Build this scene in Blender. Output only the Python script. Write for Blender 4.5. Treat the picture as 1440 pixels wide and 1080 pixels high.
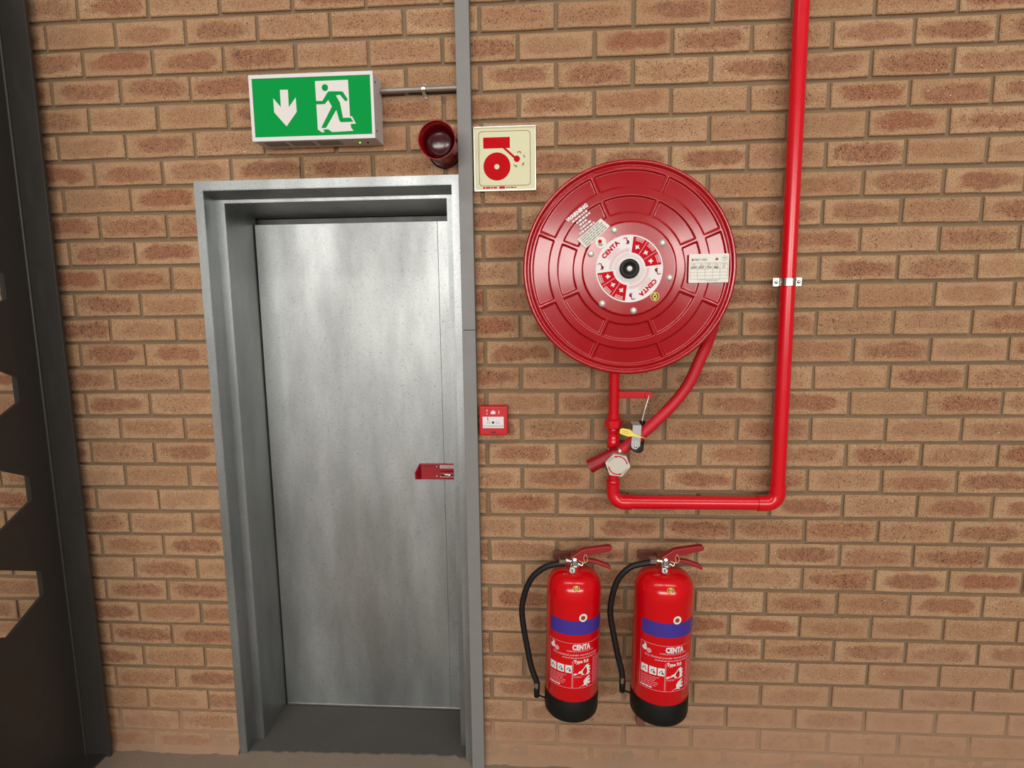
import bpy, bmesh, math, random
from mathutils import Vector, Matrix
random.seed(7)
D = bpy.data
for o in list(D.objects): D.objects.remove(o)
scn = bpy.context.scene
COL = scn.collection

# ------------------------------------------------------------------ camera
# wall face is the plane y=0, x to the right, z up, floor z=0; camera stands 1.97 m in front
F_PX = 853.99
YAW, PITCH, ROLL = 0.06707, -0.13821, 0.01266
CAM = Vector((-0.8288, -1.9739, 1.6537))
RC = Matrix.Rotation(YAW, 3, 'Z') @ Matrix.Rotation(PITCH, 3, 'X') @ Matrix.Rotation(ROLL, 3, 'Y')
cam_d = D.cameras.new('camera'); cam = D.objects.new('camera', cam_d); COL.objects.link(cam)
cam_d.sensor_width = 36.0; cam_d.lens = F_PX / 1440 * 36.0; cam_d.clip_start = 0.02
rt, fw, up = RC.col[0], RC.col[1], RC.col[2]
cam.matrix_world = Matrix(((rt.x, up.x, -fw.x, CAM.x), (rt.y, up.y, -fw.y, CAM.y), (rt.z, up.z, -fw.z, CAM.z), (0, 0, 0, 1)))
scn.camera = cam

# ------------------------------------------------------------------ light
world = D.worlds.new('hall'); scn.world = world; world.use_nodes = True
bg = world.node_tree.nodes['Background']
bg.inputs[0].default_value = (1.0, 0.95, 0.88, 1); bg.inputs[1].default_value = 0.21
def window_light(x0, x1, z0, z1, y, power, col=(1, 0.97, 0.92)):
    l = D.lights.new('hall_window_light', 'AREA'); l.shape = 'RECTANGLE'
    l.size = x1 - x0; l.size_y = z1 - z0; l.energy = power; l.color = col
    o = D.objects.new('hall_window_light', l); COL.objects.link(o)
    o.location = ((x0 + x1) / 2, y, (z0 + z1) / 2); o.rotation_euler = (math.radians(90), 0, 0)
# two tall window bays in the far side of the hall, behind the photographer
window_light(-5.6, 0.2, 1.9, 3.1, -9.0, 420)
window_light(1.2, 5.4, 1.9, 3.1, -9.0, 305)
def ceiling_light(x, y, z, sx, sy, power):
    l = D.lights.new('hall_ceiling_light', 'AREA'); l.shape = 'RECTANGLE'; l.size = sx; l.size_y = sy; l.energy = power; l.color = (1, 0.96, 0.9)
    o = D.objects.new('hall_ceiling_light', l); COL.objects.link(o); o.location = (x, y, z)
# strip luminaires hung from the hall roof
ceiling_light(-2.7, -2.8, 4.8, 3.2, 0.3, 64)
ceiling_light(1.0, -2.8, 4.8, 3.2, 0.3, 64)
vs = scn.view_settings
vs.view_transform = 'Standard'; vs.look = 'None'; vs.gamma = 1.0; vs.use_curve_mapping = False
vs.exposure = -0.05

# ------------------------------------------------------------------ helpers
def lin(r, g, b):
    f = lambda c: (c / 255 / 12.92) if c / 255 <= 0.04045 else ((c / 255 + 0.055) / 1.055) ** 2.4
    return (f(r), f(g), f(b), 1.0)

class NT:
    def __init__(s, name):
        s.m = D.materials.new(name); s.m.use_nodes = True
        s.t = s.m.node_tree; s.b = s.t.nodes['Principled BSDF']
    def n(s, kind, **kw):
        nd = s.t.nodes.new(kind)
        for k, v in kw.items():
            if isinstance(k, str) and hasattr(nd, k): setattr(nd, k, v)
        return nd
    def l(s, a, b): s.t.links.new(a, b)
    def inp(s, nd, i, v):
        if hasattr(v, 'is_linked') or hasattr(v, 'links'): s.l(v, nd.inputs[i])
        else: nd.inputs[i].default_value = v
    def math(s, op, a, b=None, c=None, clamp=False):
        nd = s.n('ShaderNodeMath', operation=op); nd.use_clamp = clamp
        for i, v in enumerate((a, b, c)):
            if v is not None: s.inp(nd, i, v)
        return nd.outputs[0]
    def mix(s, f, a, b):
        nd = s.n('ShaderNodeMix', data_type='RGBA')
        s.inp(nd, 0, f); s.inp(nd, 6, a); s.inp(nd, 7, b); return nd.outputs[2]
    def noise(s, vec, scale, detail=2, rough=0.5, out=0):
        nd = s.n('ShaderNodeTexNoise'); s.l(vec, nd.inputs['Vector'])
        nd.inputs['Scale'].default_value = scale; nd.inputs['Detail'].default_value = detail; nd.inputs['Roughness'].default_value = rough
        return nd.outputs[out]
    def ramp(s, v, lo, hi, a=0.0, b=1.0):
        nd = s.n('ShaderNodeMapRange'); nd.interpolation_type = 'SMOOTHSTEP'
        s.inp(nd, 0, v); nd.inputs[1].default_value = lo; nd.inputs[2].default_value = hi
        nd.inputs[3].default_value = a; nd.inputs[4].default_value = b; return nd.outputs[0]
    def obj(s): return s.n('ShaderNodeTexCoord').outputs['Object']
    def pos(s): return s.n('ShaderNodeNewGeometry').outputs['Position']
    def bump(s, h, strength=0.3, dist=0.001):
        nd = s.n('ShaderNodeBump'); nd.inputs['Strength'].default_value = strength; nd.inputs['Distance'].default_value = dist
        s.l(h, nd.inputs['Height']); s.l(nd.outputs[0], s.b.inputs['Normal'])
    def set(s, **kw):
        for k, v in kw.items():
            s.inp(s.b, k.replace('_', ' '), v)
        return s.m

def plain(name, rgb, rough=0.5, metal=0.0, var=0.06, nscale=60, spec=0.5, bump=0.0):
    t = NT(name); p = t.obj()
    n = t.noise(p, nscale, 3)
    c = lin(*rgb); lo = tuple(x * (1 - var) for x in c[:3]) + (1,); hi = tuple(min(1, x * (1 + var)) for x in c[:3]) + (1,)
    t.set(Base_Color=t.mix(n, lo, hi), Metallic=metal)
    t.b.inputs['Specular IOR Level'].default_value = spec
    t.set(Roughness=t.ramp(t.noise(p, nscale * 0.4, 2), 0.3, 0.7, rough * 0.92, min(1, rough * 1.08)))
    if bump: t.bump(t.noise(p, nscale * 4, 2), bump, 0.0006)
    return t.m

M = {}
def brick_material():
    t = NT('face_brick')
    a = t.n('ShaderNodeAttribute', attribute_name='bco'); co = a.outputs['Vector']
    r = t.n('ShaderNodeAttribute', attribute_name='brnd').outputs['Fac']
    oi = t.n('ShaderNodeObjectInfo').outputs['Random']
    rnd = t.math('FRACT', t.math('ADD', r, oi))
    rnd2 = t.math('FRACT', t.math('MULTIPLY', rnd, 17.31)); rnd3 = t.math('FRACT', t.math('MULTIPLY', rnd, 91.7))
    off = t.n('ShaderNodeCombineXYZ'); t.l(t.math('MULTIPLY', rnd, 53.0), off.inputs[0]); t.l(t.math('MULTIPLY', rnd2, 31.0), off.inputs[1])
    v = t.n('ShaderNodeVectorMath', operation='ADD'); t.l(co, v.inputs[0]); t.l(off.outputs[0], v.inputs[1]); vec = v.outputs[0]
    sp = t.n('ShaderNodeSeparateXYZ'); t.l(co, sp.inputs[0])
    dx = t.math('DIVIDE', t.math('SUBTRACT', sp.outputs[0], t.math('MULTIPLY', t.math('SUBTRACT', rnd3, 0.5), 0.02)), 0.093)
    dz = t.math('DIVIDE', t.math('SUBTRACT', sp.outputs[2], t.math('MULTIPLY', t.math('SUBTRACT', rnd2, 0.5), 0.008)), 0.0235)
    d = t.math('SQRT', t.math('ADD', t.math('POWER', t.math('ABSOLUTE', dx), 3.4), t.math('POWER', t.math('ABSOLUTE', dz), 2.6)))
    nz = t.noise(vec, 34, 6, 0.68)
    d2 = t.math('ADD', t.math('ADD', d, t.math('MULTIPLY', t.math('SUBTRACT', nz, 0.5), 1.3)), t.math('MULTIPLY', t.math('SUBTRACT', t.noise(vec, 13, 2), 0.5), 1.6))
    heart = t.math('MULTIPLY', t.ramp(d2, 1.35, 0.60), t.ramp(rnd3, 0.0, 0.8, 0.35, 0.95))
    edge = t.mix(rnd, lin(173, 137, 101), lin(192, 157, 120))
    edge = t.mix(t.math('MULTIPLY', t.ramp(t.noise(vec, 22, 3), 0.35, 0.75), 0.55), edge, lin(172, 124, 94))
    core = t.mix(rnd2, lin(140, 89, 63), lin(126, 87, 65))
    core = t.mix(t.ramp(t.noise(vec, 60, 3), 0.3, 0.7), core, lin(160, 110, 80))
    core = t.mix(t.ramp(rnd2, 0.72, 0.95, 0, 0.5), core, lin(152, 84, 58))
    c = t.mix(heart, edge, core)
    # fine sandy grain
    c = t.mix(t.ramp(t.noise(vec, 520, 3, 0.75), 0.36, 0.64, 0, 0.6), c, lin(112, 80, 60))
    c = t.mix(t.ramp(t.noise(vec, 330, 2, 0.6), 0.56, 0.70, 0, 0.5), c, lin(208, 176, 142))
    # dark iron spots, denser in the heart
    spt = t.noise(vec, 240, 3, 0.6)
    c = t.mix(t.math('MULTIPLY', t.ramp(spt, 0.57, 0.63), t.math('ADD', 0.55, t.math('MULTIPLY', heart, 0.38))), c, lin(58, 34, 27))
    # sparse pale chips
    vo = t.n('ShaderNodeTexVoronoi'); t.l(vec, vo.inputs['Vector']); vo.inputs['Scale'].default_value = 46
    sx = t.n('ShaderNodeSeparateColor'); t.l(vo.outputs['Color'], sx.inputs[0])
    chip = t.math('MULTIPLY', t.ramp(vo.outputs['Distance'], 0.085, 0.055), t.ramp(sx.outputs[0], 0.86, 0.88))
    c = t.mix(t.math('MULTIPLY', chip, 0.85), c, lin(236, 222, 200))
    # mortar film washed over the lowest courses
    gp = t.pos(); gs = t.n('ShaderNodeSeparateXYZ'); t.l(gp, gs.inputs[0])
    film = t.math('ADD', gs.outputs[2], t.math('MULTIPLY', t.math('SUBTRACT', t.noise(gp, 3.5, 4, 0.6), 0.5), 0.7))
    film = t.math('SUBTRACT', film, t.math('MULTIPLY', gs.outputs[0], 0.10))
    film = t.math('MULTIPLY', t.ramp(film, 0.52, 0.08), t.ramp(t.noise(gp, 30, 3), 0.25, 0.6, 0.55, 0.9))
    c = t.mix(film, c, t.mix(t.noise(gp, 12, 3), lin(172, 134, 106), lin(150, 118, 95)))
    t.set(Base_Color=c, Roughness=0.88)
    t.b.inputs['Specular IOR Level'].default_value = 0.25
    h = t.math('ADD', t.math('MULTIPLY', t.noise(vec, 420, 3, 0.6), 0.8), t.math('MULTIPLY', t.ramp(spt, 0.6, 0.72), -0.8))
    t.bump(h, 0.55, 0.0012)
    return t.m
M['brick'] = brick_material()

def mortar_material():
    t = NT('mortar'); p = t.pos()
    c = t.mix(t.noise(p, 9, 4), lin(120, 100, 80), lin(142, 121, 97))
    c = t.mix(t.ramp(t.noise(p, 500, 2), 0.3, 0.75, 0, 0.5), c, lin(98, 80, 63))
    s = t.n('ShaderNodeSeparateXYZ'); t.l(p, s.inputs[0])
    c = t.mix(t.ramp(t.math('ADD', s.outputs[2], t.math('MULTIPLY', t.math('SUBTRACT', t.noise(p, 5, 3), 0.5), 0.3)), 0.35, 0.05, 0, 0.7), c, lin(160, 128, 104))
    t.set(Base_Color=c, Roughness=0.95); t.b.inputs['Specular IOR Level'].default_value = 0.15
    t.bump(t.noise(p, 350, 3), 0.6, 0.0015); return t.m
M['mortar'] = mortar_material()

def concrete(name, a, b, fine):
    t = NT(name); p = t.pos()
    c = t.mix(t.noise(p, 4, 5, 0.6), lin(*a), lin(*b))
    c = t.mix(t.ramp(t.noise(p, 260, 2), 0.35, 0.75, 0, 0.45), c, lin(*fine))
    t.set(Base_Color=c, Roughness=0.9); t.b.inputs['Specular IOR Level'].default_value = 0.25
    t.bump(t.noise(p, 120, 4), 0.5, 0.002); return t.m
M['floor'] = concrete('dusty_concrete', (130, 117, 103), (156, 140, 123), (106, 93, 80))
M['dark_floor'] = concrete('dark_screed', (80, 78, 74), (92, 89, 84), (62, 60, 57))

def galvanised(name, rgb=(178, 181, 180), rough=0.45, dirt=0.25):
    t = NT(name); p = t.pos()
    sc = t.n('ShaderNodeMapping'); sc.inputs['Scale'].default_value = (1, 1, 0.25); t.l(p, sc.inputs[0]); ps = sc.outputs[0]
    streak = t.noise(ps, 9, 5, 0.6); sp = t.noise(p, 420, 2, 0.6); blot = t.noise(p, 3.2, 4, 0.6)
    c = t.mix(t.ramp(streak, 0.3, 0.75), lin(*rgb), lin(*[x * 0.86 for x in rgb]))
    c = t.mix(t.ramp(sp, 0.45, 0.65, 0, 0.45), c, lin(*[x * 0.74 for x in rgb]))
    c = t.mix(t.ramp(blot, 0.58, 0.78, 0, dirt), c, lin(116, 114, 108))
    c = t.mix(t.ramp(t.noise(p, 190, 2, 0.5), 0.66, 0.72, 0, 0.55), c, lin(70, 70, 68))
    t.set(Base_Color=c, Metallic=0.88, Roughness=t.ramp(t.noise(ps, 6, 4), 0.25, 0.75, rough * 0.88, rough * 1.2))
    t.bump(t.noise(p, 14, 3), 0.08, 0.002); return t.m
M['galv'] = galvanised('galvanised_sheet')
M['galv_frame'] = galvanised('galvanised_frame', (168, 171, 171), 0.40, 0.3)
M['steel_dark'] = plain('charcoal_paint', (54, 51, 48), 0.42, 0, 0.12, 40, 0.5, 0.05)
M['trunk'] = plain('grey_enamel', (120, 119, 116), 0.5, 0, 0.05, 30)
def red(name, rgb, rough, bump=0.03, coat=0.0):
    m = plain(name, rgb, rough, 0, 0.05, 25, 0.5, bump)
    m.node_tree.nodes['Principled BSDF'].inputs['Coat Weight'].default_value = coat
    return m
M['reel_red'] = red('reel_red_enamel', (154, 2, 15), 0.17, 0.0, 0.0)
M['pipe_red'] = red('pipe_red_paint', (204, 8, 28), 0.24, 0.06, 0.0)
M['hose_red'] = red('hose_red_rubber', (188, 16, 34), 0.55)
M['ext_red'] = red('extinguisher_red_enamel', (200, 4, 16), 0.18, 0.0, 0.0)
M['lever_red'] = red('lever_red', (140, 10, 22), 0.45)
M['call_red'] = red('call_point_red', (188, 5, 22), 0.34, 0)
M['sounder_red'] = red('sounder_red', (136, 4, 8), 0.3, 0, 0.2)
M['sounder_dark'] = red('sounder_maroon', (56, 6, 14), 0.22, 0, 0.0)
M['bolt_red'] = red('bolt_red', (150, 6, 24), 0.4)
M['brown'] = red('bracket_red_brown', (112, 66, 52), 0.6)
M['black'] = plain('black_plastic', (16, 15, 13), 0.5, 0, 0.1, 60, 0.3)
M['rubber'] = plain('black_rubber_hose', (20, 19, 18), 0.5, 0, 0.1, 60, 0.35)
M['chrome'] = plain('chrome', (215, 214, 208), 0.16, 1.0, 0.04, 80)
M['bolt_zinc'] = plain('bright_zinc', (226, 226, 220), 0.35, 0.45, 0.04, 80)
M['dull_zinc'] = plain('dull_galvanised_tube', (142, 136, 128), 0.5, 0.6, 0.08, 80)
M['zinc'] = plain('zinc_plate', (200, 198, 190), 0.32, 1.0, 0.08, 80)
M['white'] = plain('white_plastic', (210, 208, 208), 0.45, 0, 0.03, 50)
M['box_white'] = plain('sign_box_white', (206, 202, 203), 0.5, 0, 0.03, 50)
M['label_white'] = plain('label_white', (218, 213, 213), 0.4, 0, 0.02, 50, spec=0.18)
M['card'] = plain('card_white', (222, 217, 208), 0.6, 0, 0.02, 50, spec=0.18)
M['grey_print'] = plain('grey_print', (150, 146, 144), 0.6, spec=0.18)
M['dark_print'] = plain('dark_print', (52, 46, 46), 0.6, spec=0.18)
M['red_print'] = plain('red_print', (184, 8, 28), 0.5, spec=0.06)
M['pink_print'] = plain('pink_print', (208, 152, 160), 0.5, spec=0.18)
M['green'] = plain('sign_green', (0, 143, 62), 0.5, 0, 0.03, 50, spec=0.06)
M['sign_white'] = plain('sign_white', (214, 210, 206), 0.45, 0, 0.02, 50, spec=0.18)
M['cream'] = plain('glow_cream', (208, 207, 172), 0.5, 0, 0.03, 50, spec=0.18)
M['bell_red'] = plain('bell_red', (182, 2, 16), 0.5, 0, 0.03, 50, spec=0.06)
M['border_brown'] = plain('border_brown', (140, 62, 44), 0.5)
M['alu'] = plain('aluminium_edge', (214, 213, 205), 0.35, 0.6, 0.05, 50)
M['blue'] = plain('blue_band', (62, 46, 138), 0.3, 0, 0.04, 40)
M['yellow'] = plain('yellow_tag', (226, 208, 92), 0.5, 0, 0.05, 60)
M['gold'] = plain('gold_sticker', (206, 170, 50), 0.4, 0, 0.05, 60)
M['hex'] = plain('valve_cap_grey', (196, 188, 176), 0.55, 0, 0.04, 50, spec=0.18)
M['clip'] = plain('clip_grey', (172, 170, 172), 0.5, 0.2, 0.06, 80)
M['brass_wire'] = plain('seal_wire', (214, 180, 140), 0.35, 0.5, 0.05, 80)
t_ = NT('green_led'); t_.set(Base_Color=lin(120, 230, 60), Emission_Color=lin(150, 255, 60)); t_.b.inputs['Emission Strength'].default_value = 2.5; M['led'] = t_.m

class MB:
    """collects geometry for one mesh object"""
    def __init__(s): s.v = []; s.f = []; s.smooth = []
    def add(s, vs, fs, sm=False):
        b = len(s.v); s.v += [tuple(v) for v in vs]; s.f += [tuple(i + b for i in f) for f in fs]; s.smooth += [sm] * len(fs); return s
    def box(s, x0, x1, y0, y1, z0, z1, bev=0.0):
        if bev <= 0:
            vs = [(x, y, z) for z in (z0, z1) for y in (y0, y1) for x in (x0, x1)]
            return s.add(vs, [(0, 2, 3, 1), (4, 5, 7, 6), (0, 1, 5, 4), (2, 6, 7, 3), (0, 4, 6, 2), (1, 3, 7, 5)])
        bm = bmesh.new(); bmesh.ops.create_cube(bm, size=1)
        for v in bm.verts: v.co = Vector(((x0 + x1) / 2 + v.co.x * (x1 - x0), (y0 + y1) / 2 + v.co.y * (y1 - y0), (z0 + z1) / 2 + v.co.z * (z1 - z0)))
        bmesh.ops.bevel(bm, geom=bm.edges[:], offset=bev, segments=2, affect='EDGES', profile=0.6)
        return s.frombm(bm)
    def frombm(s, bm, sm=False):
        bm.verts.index_update(); s.add([v.co[:] for v in bm.verts], [[v.index for v in f.verts] for f in bm.faces], sm); bm.free(); return s
    def plate(s, pts, y0, y1, fn=None):
        """outline in (x, z), extruded from y0 (front) to y1 (back)"""
        n = len(pts)
        ar = sum(pts[i][0] * pts[(i + 1) % n][1] - pts[(i + 1) % n][0] * pts[i][1] for i in range(n))
        if ar < 0: pts = pts[::-1]
        vs = [(x, y0, z) for x, z in pts] + [(x, y1, z) for x, z in pts]
        fs = [tuple(range(n)), tuple(range(2 * n - 1, n - 1, -1))] + [(i + n, (i + 1) % n + n, (i + 1) % n, i) for i in range(n)]
        if fn: vs = [fn(*v) for v in vs]
        return s.add(vs, fs)
    def tube(s, path, r, seg=16, caps=True, smooth_n=0):
        P = [Vector(p) for p in path]
        if smooth_n:
            Q = []
            for i in range(len(P) - 1):
                p0, p1, p2, p3 = P[max(i - 1, 0)], P[i], P[i + 1], P[min(i + 2, len(P) - 1)]
                for k in range(smooth_n):
                    t = k / smooth_n
                    Q.append(0.5 * ((2 * p1) + (p2 - p0) * t + (2 * p0 - 5 * p1 + 4 * p2 - p3) * t * t + (3 * p1 - p0 - 3 * p2 + p3) * t ** 3))
            P = Q + [P[-1]]
        rr = r if isinstance(r, (list, tuple)) else [r] * len(P)
        n = None; vs = []; fs = []
        for i, p in enumerate(P):
            d = (P[min(i + 1, len(P) - 1)] - P[max(i - 1, 0)]).normalized()
            if n is None:
                n = d.orthogonal().normalized()
            n = (n - d * n.dot(d)).normalized(); b = d.cross(n)
            for k in range(seg):
                a = 2 * math.pi * k / seg; vs.append(p + (n * math.cos(a) + b * math.sin(a)) * rr[i])
        for i in range(len(P) - 1):
            for k in range(seg):
                k2 = (k + 1) % seg; fs.append((i * seg + k, i * seg + k2, (i + 1) * seg + k2, (i + 1) * seg + k))
        s.add(vs, fs, True)
        if caps:
            s.add(vs[:seg], [tuple(range(seg - 1, -1, -1))]); s.add(vs[-seg:], [tuple(range(seg))])
        return s
    def lathe(s, prof, origin, axis='z', seg=48, sm=True, caps=True):
        """prof: list of (radius, distance along axis); axis 'z' up or 'y' (distance = -y, towards the viewer)"""
        o = Vector(origin); vs = []; fs = []
        for r, h in prof:
            for k in range(seg):
                a = 2 * math.pi * k / seg
                vs.append(o + (Vector((r * math.cos(a), r * math.sin(a), h)) if axis == 'z' else Vector((r * math.cos(a), -h, r * math.sin(a)))))
        for i in range(len(prof) - 1):
            for k in range(seg):
                k2 = (k + 1) % seg; fs.append((i * seg + k, i * seg + k2, (i + 1) * seg + k2, (i + 1) * seg + k))
        s.add(vs, fs, sm)
        if caps and prof[0][0] > 1e-5: s.add(vs[:seg], [tuple(range(seg - 1, -1, -1))])
        if caps and prof[-1][0] > 1e-5: s.add(vs[-seg:], [tuple(range(seg))])
        return s
    def build(s, name, mat, parent=None, loc=(0, 0, 0), auto=None):
        me = D.meshes.new(name); me.from_pydata(s.v, [], s.f)
        me.polygons.foreach_set('use_smooth', s.smooth); me.update()
        me.materials.append(M[mat] if isinstance(mat, str) else mat)
        o = D.objects.new(name, me); COL.objects.link(o); o.location = loc
        if parent: o.parent = parent
        if auto: me.shade_auto_smooth if False else None
        return o

def tag(o, label, cat, group=None):
    o['label'] = label; o['category'] = cat
    if group: o['group'] = group
    return o
def empty(name, loc, label=None, cat=None, group=None):
    o = D.objects.new(name, None); COL.objects.link(o); o.location = loc; o.empty_display_size = 0.05
    if label: tag(o, label, cat, group)
    return o
def structure(o): o['kind'] = 'structure'; return o
def stuff(o): o['kind'] = 'stuff'; return o
def circ(cx, cz, r, n=32, a0=0.0): return [(cx + r * math.cos(a0 + 2 * math.pi * i / n), cz + r * math.sin(a0 + 2 * math.pi * i / n)) for i in range(n)]
def rot2(pts, a, c=(0, 0)):
    ca, sa = math.cos(a), math.sin(a); return [(c[0] + x * ca - z * sa, c[1] + x * sa + z * ca) for x, z in pts]
def text2d(body, size, bold=0.0, align='CENTER', space=1.0):
    """letters as 2-D polygons: (verts, faces)"""
    cu = D.curves.new('lettering', 'FONT'); cu.body = body; cu.size = size; cu.align_x = align; cu.align_y = 'CENTER'
    cu.resolution_u = 2; cu.offset = bold; cu.space_character = space
    ob = D.objects.new('lettering', cu); COL.objects.link(ob)
    dg = bpy.context.evaluated_depsgraph_get(); me = ob.evaluated_get(dg).to_mesh()
    v = [(p.co.x, p.co.y) for p in me.vertices]; f = [tuple(p.vertices) for p in me.polygons]
    ob.evaluated_get(dg).to_mesh_clear(); D.objects.remove(ob); D.curves.remove(cu)
    return v, f
def flat2d(mb, v, f, y, c=(0, 0), a=0.0, fn=None):
    p = rot2(v, a, c); vs = [(x, y, z) for x, z in p]
    if fn: vs = [fn(*q) for q in vs]
    # faces turned towards -y
    out = []
    for q in f:
        ar = sum(p[q[i]][0] * p[q[(i + 1) % len(q)]][1] - p[q[(i + 1) % len(q)]][0] * p[q[i]][1] for i in range(len(q)))
        out.append(q if ar > 0 else q[::-1])
    mb.add(vs, out)
def dashes(x0, x1, z, h, rng, lo=0.004, hi=0.012, gap=0.0018):
    x = x0; out = []
    while x < x1 - lo:
        w = min(rng.uniform(lo, hi), x1 - x); out.append([(x, z - h / 2), (x + w, z - h / 2), (x + w, z + h / 2), (x, z + h / 2)]); x += w + gap
    return out
def subdiv_rect(x0, x1, z0, z1, n):
    """rectangle split along x so that it can be wrapped round a cylinder"""
    v = []; f = []
    for i in range(n + 1):
        x = x0 + (x1 - x0) * i / n; v += [(x, z0), (x, z1)]
    for i in range(n): f.append((2 * i, 2 * i + 2, 2 * i + 3, 2 * i + 1))
    return v, f

# ------------------------------------------------------------------ the setting: brick wall
MOD, CRS = 0.23274, 0.085
BL, BH, BD = MOD - 0.0115, 0.0735, 0.05
OPX0, OPX1, OPZ = -1.985, -1.122, 2.042          # opening that the door frame fills
wall = MB()
wall.box(-4.3, OPX0, 0.0085, 0.32, 0, 3.4); wall.box(OPX1, 1.9, 0.0085, 0.32, 0, 3.4); wall.box(OPX0, OPX1, 0.0085, 0.32, OPZ, 3.4)
def wn(x, z, s):   # cheap value noise
    def h(i, j):
        q = math.sin(i * 127.1 + j * 311.7 + s * 17.3) * 43758.5453; return q - math.floor(q)
    i, j = math.floor(x), math.floor(z); u, w = x - i, z - j; u = u * u * (3 - 2 * u); w = w * w * (3 - 2 * w)
    return (h(i, j) * (1 - u) + h(i + 1, j) * u) * (1 - w) + (h(i, j + 1) * (1 - u) + h(i + 1, j + 1) * u) * w
def smear(xa, xb):
    """mortar slopped over the feet of the lowest courses"""
    nx = int((xb - xa) / 0.012); zs = [i * 0.009 for i in range(48)]
    vs = []; fs = []
    for i in range(nx + 1):
        x = xa + (xb - xa) * i / nx
        for z in zs:
            n = 0.6 * wn(x * 14, z * 22, 1) + 0.4 * wn(x * 50, z * 60, 2)
            right = min(1, max(0, (x + 0.5) / 1.0))
            k = max(0, 1 - z / (0.15 + 0.13 * right)) ** 0.8
            y = 0.0082 - 0.0092 * min(1, k * 1.3 * (0.30 + 1.0 * n))
            if z < 0.022: y -= (0.022 - z) * (0.25 + 0.6 * n)
            if z > 0.40: y = 0.010
            vs.append((x, y, z))
    m = len(zs)
    for i in range(nx):
        for j in range(m - 1): fs.append((i * m + j, (i + 1) * m + j, (i + 1) * m + j + 1, i * m + j + 1))
    wall.add(vs, fs, True)
smear(-3.4, OPX0 - 0.006); smear(OPX1 + 0.004, 1.5)
wall_o = structure(wall.build('wall_back', 'mortar'))

def brick_mesh_data(x0, x1, h, jit, rng):
    """front face at y=0 with worn arrises; returns verts and faces around the brick centre"""
    e = 0.0035; z0, z1 = -h / 2, h / 2
    j = lambda: rng.uniform(-jit, jit)
    # irregular outline: 8 points
    out = [(x0 + j(), z0 + j()), ((x0 * 2 + x1) / 3, z0 + j()), ((x0 + x1 * 2) / 3, z0 + j()), (x1 + j(), z0 + j()),
           (x1 + j(), z1 + j()), ((x0 + x1 * 2) / 3, z1 + j()), ((x0 * 2 + x1) / 3, z1 + j()), (x0 + j(), z1 + j())]
    n = 8; cx = (x0 + x1) / 2
    yf = rng.uniform(-0.0012, 0.0012)
    inn = [(x + (e if x < cx else -e) if i in (0, 3, 4, 7) else x, z + (e * 0.7 if z < 0 else -e * 0.7)) for i, (x, z) in enumerate(out)]
    vs = [(x, yf, z) for x, z in inn] + [(x, yf + 0.0028, z) for x, z in out] + [(x, BD, z) for x, z in out]
    fs = [tuple(range(8))] + [(i + n, (i + 1) % n + n, (i + 1) % n, i) for i in range(n)] + [(i + 2 * n, (i + 1) % n + 2 * n, (i + 1) % n + n, i + n) for i in range(n)]
    return vs, fs
def brick_mesh(vs, fs, bco, brnd, name='brick'):
    me = D.meshes.new(name); me.from_pydata(vs, [], fs); me.update(); me.materials.append(M['brick'])
    a = me.attributes.new('bco', 'FLOAT_VECTOR', 'POINT'); a.data.foreach_set('vector', [c for v in bco for c in v])
    a = me.attributes.new('brnd', 'FLOAT', 'POINT'); a.data.foreach_set('value', brnd)
    return me
def project(x, y, z):
    q = RC.transposed() @ (Vector((x, y, z)) - CAM)
    if q.y <= 0.01: return (-1e4, -1e4)
    return (720 + F_PX * q.x / q.y, 540 - F_PX * q.z / q.y)
def hidden(px, py):
    if not (0 <= px <= 1440 and 0 <= py <= 1080): return True
    if (px - 886) ** 2 + (py - 376) ** 2 < 148 ** 2: return True
    if px < 40 + (px * 0 + py) * 0.113 and not (px < 60 and 380 < py < 895 and px < 8 + (py - 400) * 0.12): return True
    if 352 < px < 536 and 103 < py < 208: return True
    if 668 < px < 752 and 180 < py < 268: return True
    for a, b in ((770, 845), (892, 975)):
        if a < px < b and 800 < py < 1020: return True
    return 1088 + (600 - py) * 0.05 < px < 1110 + (600 - py) * 0.05 and py < 700
brng = random.Random(21)
variants = []
for k in range(10):
    vs, fs = brick_mesh_data(-BL / 2, BL / 2, BH, 0.0013, brng)
    variants.append(brick_mesh(vs, fs, vs, [0.0] * len(vs)))
specs = []
for k in range(-8, 30):
    zc = (29 - k) * CRS + BH / 2
    for i in range(-18, 9):
        left = (i if k % 2 else i + 0.5) * MOD + 0.0058
        x0, x1 = left + brng.uniform(-0.0015, 0.0015), left + BL
        pieces = [(x0, x1)]
        if zc < 2.04:                                   # cut against the door opening
            if x1 > OPX0 and x0 < OPX1:
                pieces = []
                if x0 < OPX0 - 0.02: pieces.append((x0, OPX0 - 0.003))
                if x1 > OPX1 + 0.02: pieces.append((OPX1 + 0.003, x1))
        for a, b in pieces:
            vis = 0
            for u in (0.08, 0.3, 0.5, 0.7, 0.92):
                for w in (-0.3, 0.3):
                    if not hidden(*project(a + (b - a) * u, 0, zc + w * BH)): vis += 1
            pa = project(a, 0, zc); pb = project(b, 0, zc); pt = project(a, 0, zc + BH / 2); pq = project(a, 0, zc - BH / 2)
            specs.append((vis / 10 * abs(pb[0] - pa[0]) * abs(pq[1] - pt[1]), a, b, zc))
specs.sort(key=lambda q: -q[0])
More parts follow.
